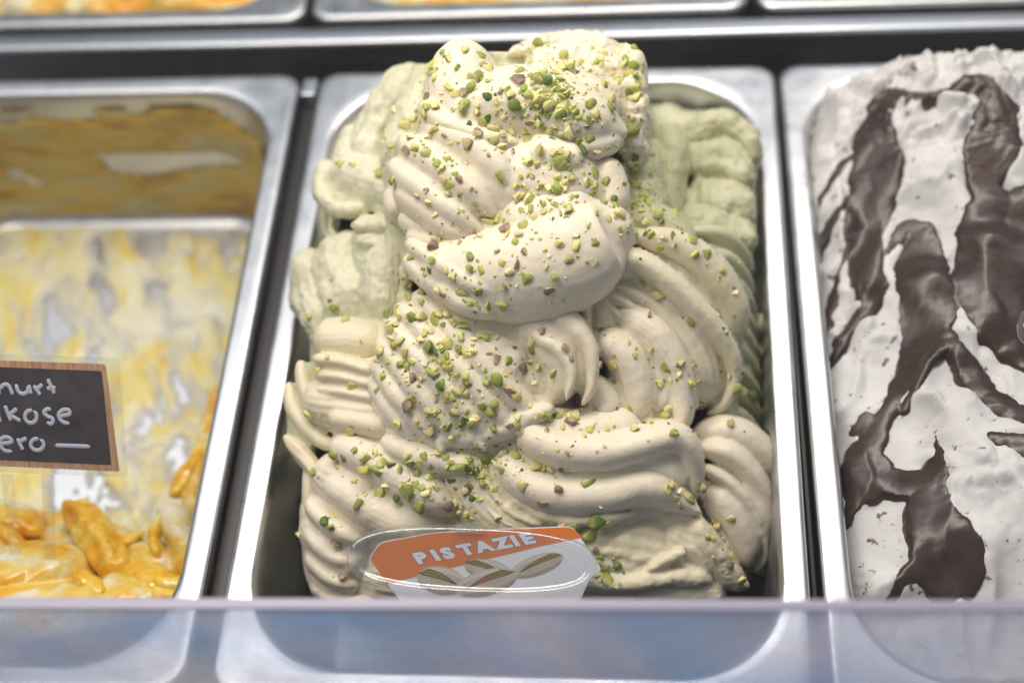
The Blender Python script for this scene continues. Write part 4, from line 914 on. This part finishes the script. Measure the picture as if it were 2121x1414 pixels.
def text_mesh(name, txt, fn, off, mat, parent, bold):
    cu = bpy.data.curves.new('t', 'FONT'); cu.body = txt; cu.size = 1.0; cu.offset = bold; cu.space_character = 1.02; cu.resolution_u = 3
    ob = bpy.data.objects.new('t', cu); SC.collection.objects.link(ob); bpy.context.view_layer.update()
    me = bpy.data.meshes.new_from_object(ob.evaluated_get(bpy.context.evaluated_depsgraph_get())); bpy.data.objects.remove(ob)
    V = [LP(*fn(v.co.x, v.co.y), off) for v in me.vertices]; F = [tuple(p.vertices) for p in me.polygons]; bpy.data.meshes.remove(me)
    return mesh_obj(name, V, F, mat, parent, smooth=False)
xpos = 0.0
ADV = {'P': .66, 'I': .36, 'S': .65, 'T': .62, 'A': .70, 'Z': .64, 'E': .60}
for ch in 'PISTAZIE':
    def fn(x, y, x0=xpos): X = x*47+x0*57; H = y*35; return (866+X*.972-H*.55, 1166-X*.176-H*.80)
    text_mesh('letter_outline', ch, fn, .080, M['ink'], card, .095); text_mesh('letter', ch, fn, .088, M['lett'], card, .065)
    xpos += ADV[ch]
def nut_print(cx, cy, rx, ry, rot, kern, pink, flip, lv):
    a = math.radians(rot); ca, sa = math.cos(a), math.sin(a)
    T = lambda x, y: (cx+x*rx*ca-y*ry*sa, cy+x*rx*sa+y*ry*ca)
    lens = lambda up, lo, k=14: [T(-1+2*i/k, -up*math.sqrt(max(1-(-1+2*i/k)**2, 0))**1.1) for i in range(k+1)]+[T(1-2*i/k, lo*math.sqrt(max(1-(1-2*i/k)**2, 0))**1.1) for i in range(1, k)]
    b0 = .072+.016*lv
    s = flat('printed_nut', LP, lens(1, 1), b0, M['shellp'], card, .006)
    f = -1 if flip else 1
    arc = lambda y0, y1, x0, x1, k=10: [T((x0+(x1-x0)*i/k)*f, y0*math.sqrt(max(1-(x0+(x1-x0)*i/k)**2, 0))) for i in range(k+1)]+[T((x1+(x0-x1)*i/k)*f, y1*math.sqrt(max(1-(x1+(x0-x1)*i/k)**2, 0))) for i in range(k+1)]
    flat('shell_highlight', LP, arc(-.88, -.55, -.5, .9), b0+.003, M['shellp2'], s, .002)
    flat('shell_shade', LP, arc(.62, .97, -.85, .8), b0+.003, M['shelldk'], s, .002)
    flat('shell_gap', LP, [T(-.98*f, -.22), T(-.55*f, -.66), T(-.1*f, -.56), T(.35*f, -.22), T(.72*f, .16), T(.3*f, .02), T(-.3*f, -.10), T(-.75*f, -.14)], b0+.005, M['shelld'], s, .002)
    flat('kernel', LP, [T(-.90*f, -.28), T(-.5*f, -.58), T(-.1*f, -.48), T(.28*f, -.18), T(.45*f, -.02), T(.05*f, -.10), T(-.5*f, -.18)], b0+.008, M['kern'], s, .002)
    flat('kernel_ridge', LP, [T(-.8*f, -.36), T(-.4*f, -.46), T(.2*f, -.16), T(.3*f, -.08), T(-.3*f, -.30)], b0+.011, M['shelld2'], s, .002)
    if pink: flat('kernel_skin', LP, [T(-.15*f, -.50), T(.2*f, -.28), T(.5*f, .02), T(.15*f, -.02), T(-.15*f, -.14)], b0+.014, M['kpink'], s, .002)
nut_print(1112, 1170, 58, 21, -19, 1, 0, True, 0)
nut_print(1013, 1180, 54, 22, 13, 1, 1, False, 0)
nut_print(914, 1201, 52, 29, 10, 1, 0, False, 1)
nut_print(1007, 1205, 66, 26, -15, 1, 1, True, 2)

# sliver of another clear holder standing in the chocolate pan
lab2 = empty('label_holder', Zp(2240, 760, 2.5), 'rim of a clear label holder cut off at the right edge above the chocolate', 'label')
holder(lab2, Plane(Q(2300, 700, -.5), -FV+.12*UV), 2370, 692, 264, 72, math.radians(4))

# ------------------------------------------------------------------ chalkboard sign in the left pan
e1 = nrm(RV*1 - UV*.045 - FV*.27); e2 = nrm(RV*.118 - UV*1 + FV*.27)
SP = Plane(Q(100, 850, .4), np.cross(e2, e1)*np.sign(np.dot(np.cross(e2, e1), -FV)))
m, n, l, b = new_mat('printed_wood'); mp = n.new('ShaderNodeMapping'); mp.inputs['Scale'].default_value = (1, .12, .12); l.new(geo_pos(n), mp.inputs['Vector'])
t = noise(n, 900, 3, .6); l.new(mp.outputs[0], t.inputs['Vector']); r1 = ramp(n, l, t.outputs['Fac'], [(.3, (.42, .20, .11)), (.5, (.56, .33, .19)), (.7, (.66, .45, .28))]); l.new(r1.outputs['Color'], b.inputs['Base Color']); setp(b, rough=.4); M['wood'] = m
m, n, l, b = new_mat('printed_chalkboard'); t = noise(n, 70, 4, .6); l.new(geo_pos(n), t.inputs['Vector']); r1 = ramp(n, l, t.outputs['Fac'], [(.3, (.045, .037, .042)), (.7, (.085, .073, .078))]); l.new(r1.outputs['Color'], b.inputs['Base Color']); setp(b, rough=.45); M['board'] = m
M['chalk'] = plain('chalk_marker', (.52, .55, .66), .6)
sign = empty('flavour_sign', Zp(95, 1190, -3.5), 'wood framed chalkboard sign on a clear stick in the left pan', 'sign')
flat('clear_card', SP, round_poly([(-330,722),(246,742),(264,988),(-330,962)], [8, 12, 8, 8]), 0, M['clear'], sign, .05)
fr_ = flat('wood_frame', SP, round_poly([(-318,735),(219,753.5),(248,976),(-318,950)], [6, 8, 5, 6]), .018, M['wood'], sign, .012)
bd = flat('chalkboard', SP, round_poly([(-305,747),(211,768),(231,962),(-305,938)], [4, 4, 3, 4]), .03, M['board'], sign, .010)
STR = [[[(-25,350),(0,520)],[(-2,470),(40,425),(85,435),(125,525)]], [[(150,415),(168,478),(208,508),(255,488),(266,425)],[(268,425),(290,512)]], [[(312,430),(375,520)],[(345,462),(392,422)]], [[(440,368),(505,512)],[(432,460),(515,450)]],
       [[(-18,690),(8,768)]], [[(48,612),(105,760)],[(160,642),(88,702)],[(92,700),(195,757)]], [[(287+54*math.cos(a*.5236-1.2), 716+58*math.sin(a*.5236-1.2)) for a in range(13)]],
       [[(478,655),(440,646),(406,678),(440,712),(488,738),(478,780),(426,768)]], [[(545,712),(600,704),(645,690),(628,654),(572,660),(540,706),(576,762),(648,780)]],
       [[(0,965),(60,958),(115,945),(92,912),(40,905),(2,948),(40,1022),(122,1034)]], [[(162,912),(215,1025)],[(188,942),(248,912)]], [[(345+60*math.cos(a*.5236-1.2), 971+53*math.sin(a*.5236-1.2)) for a in range(13)]], [[(500,978),(670,984),(840,990)]]]
for letter in STR:
    mb = MB()
    for st in letter:
        pts = [(*SP(x/4.42, 700+y/4.42, .036), 4.6/SCALE, .02) for x, y in st]
        V, F = tube3(pts, m=10, n=14 if len(pts) < 6 else 26, cap=(.12, .12), bdir=SP.n); mb.add(V, F)
    mesh_obj('letter', mb.V, mb.F, M['chalk'], bd)
flat('stick', SP, [(84,985),(108,985),(112,1160),(90,1160)], -.05, M['clear'], sign, .1)
flat('stick', SP, [(0,985),(24,985),(40,1150),(18,1150)], -.05, M['clear'], sign, .1)

# ------------------------------------------------------------------ cold mist hanging over the open case
hz = MB(); hz.box((-95, -40, -119), (95, 130, 62))
m = bpy.data.materials.new('cold_mist'); m.use_nodes = True; n = m.node_tree.nodes; n.remove(n['Principled BSDF'])
pv = n.new('ShaderNodeVolumePrincipled'); pv.inputs['Color'].default_value = (.93, .95, .98, 1); pv.inputs['Density'].default_value = .045; pv.inputs['Density Attribute'].default_value = ''; m.cycles.homogeneous_volume = True
m.node_tree.links.new(pv.outputs[0], n['Material Output'].inputs['Volume'])
ho = mesh_obj('haze', hz.V, hz.F, m, smooth=False); tag(ho, kind='stuff')
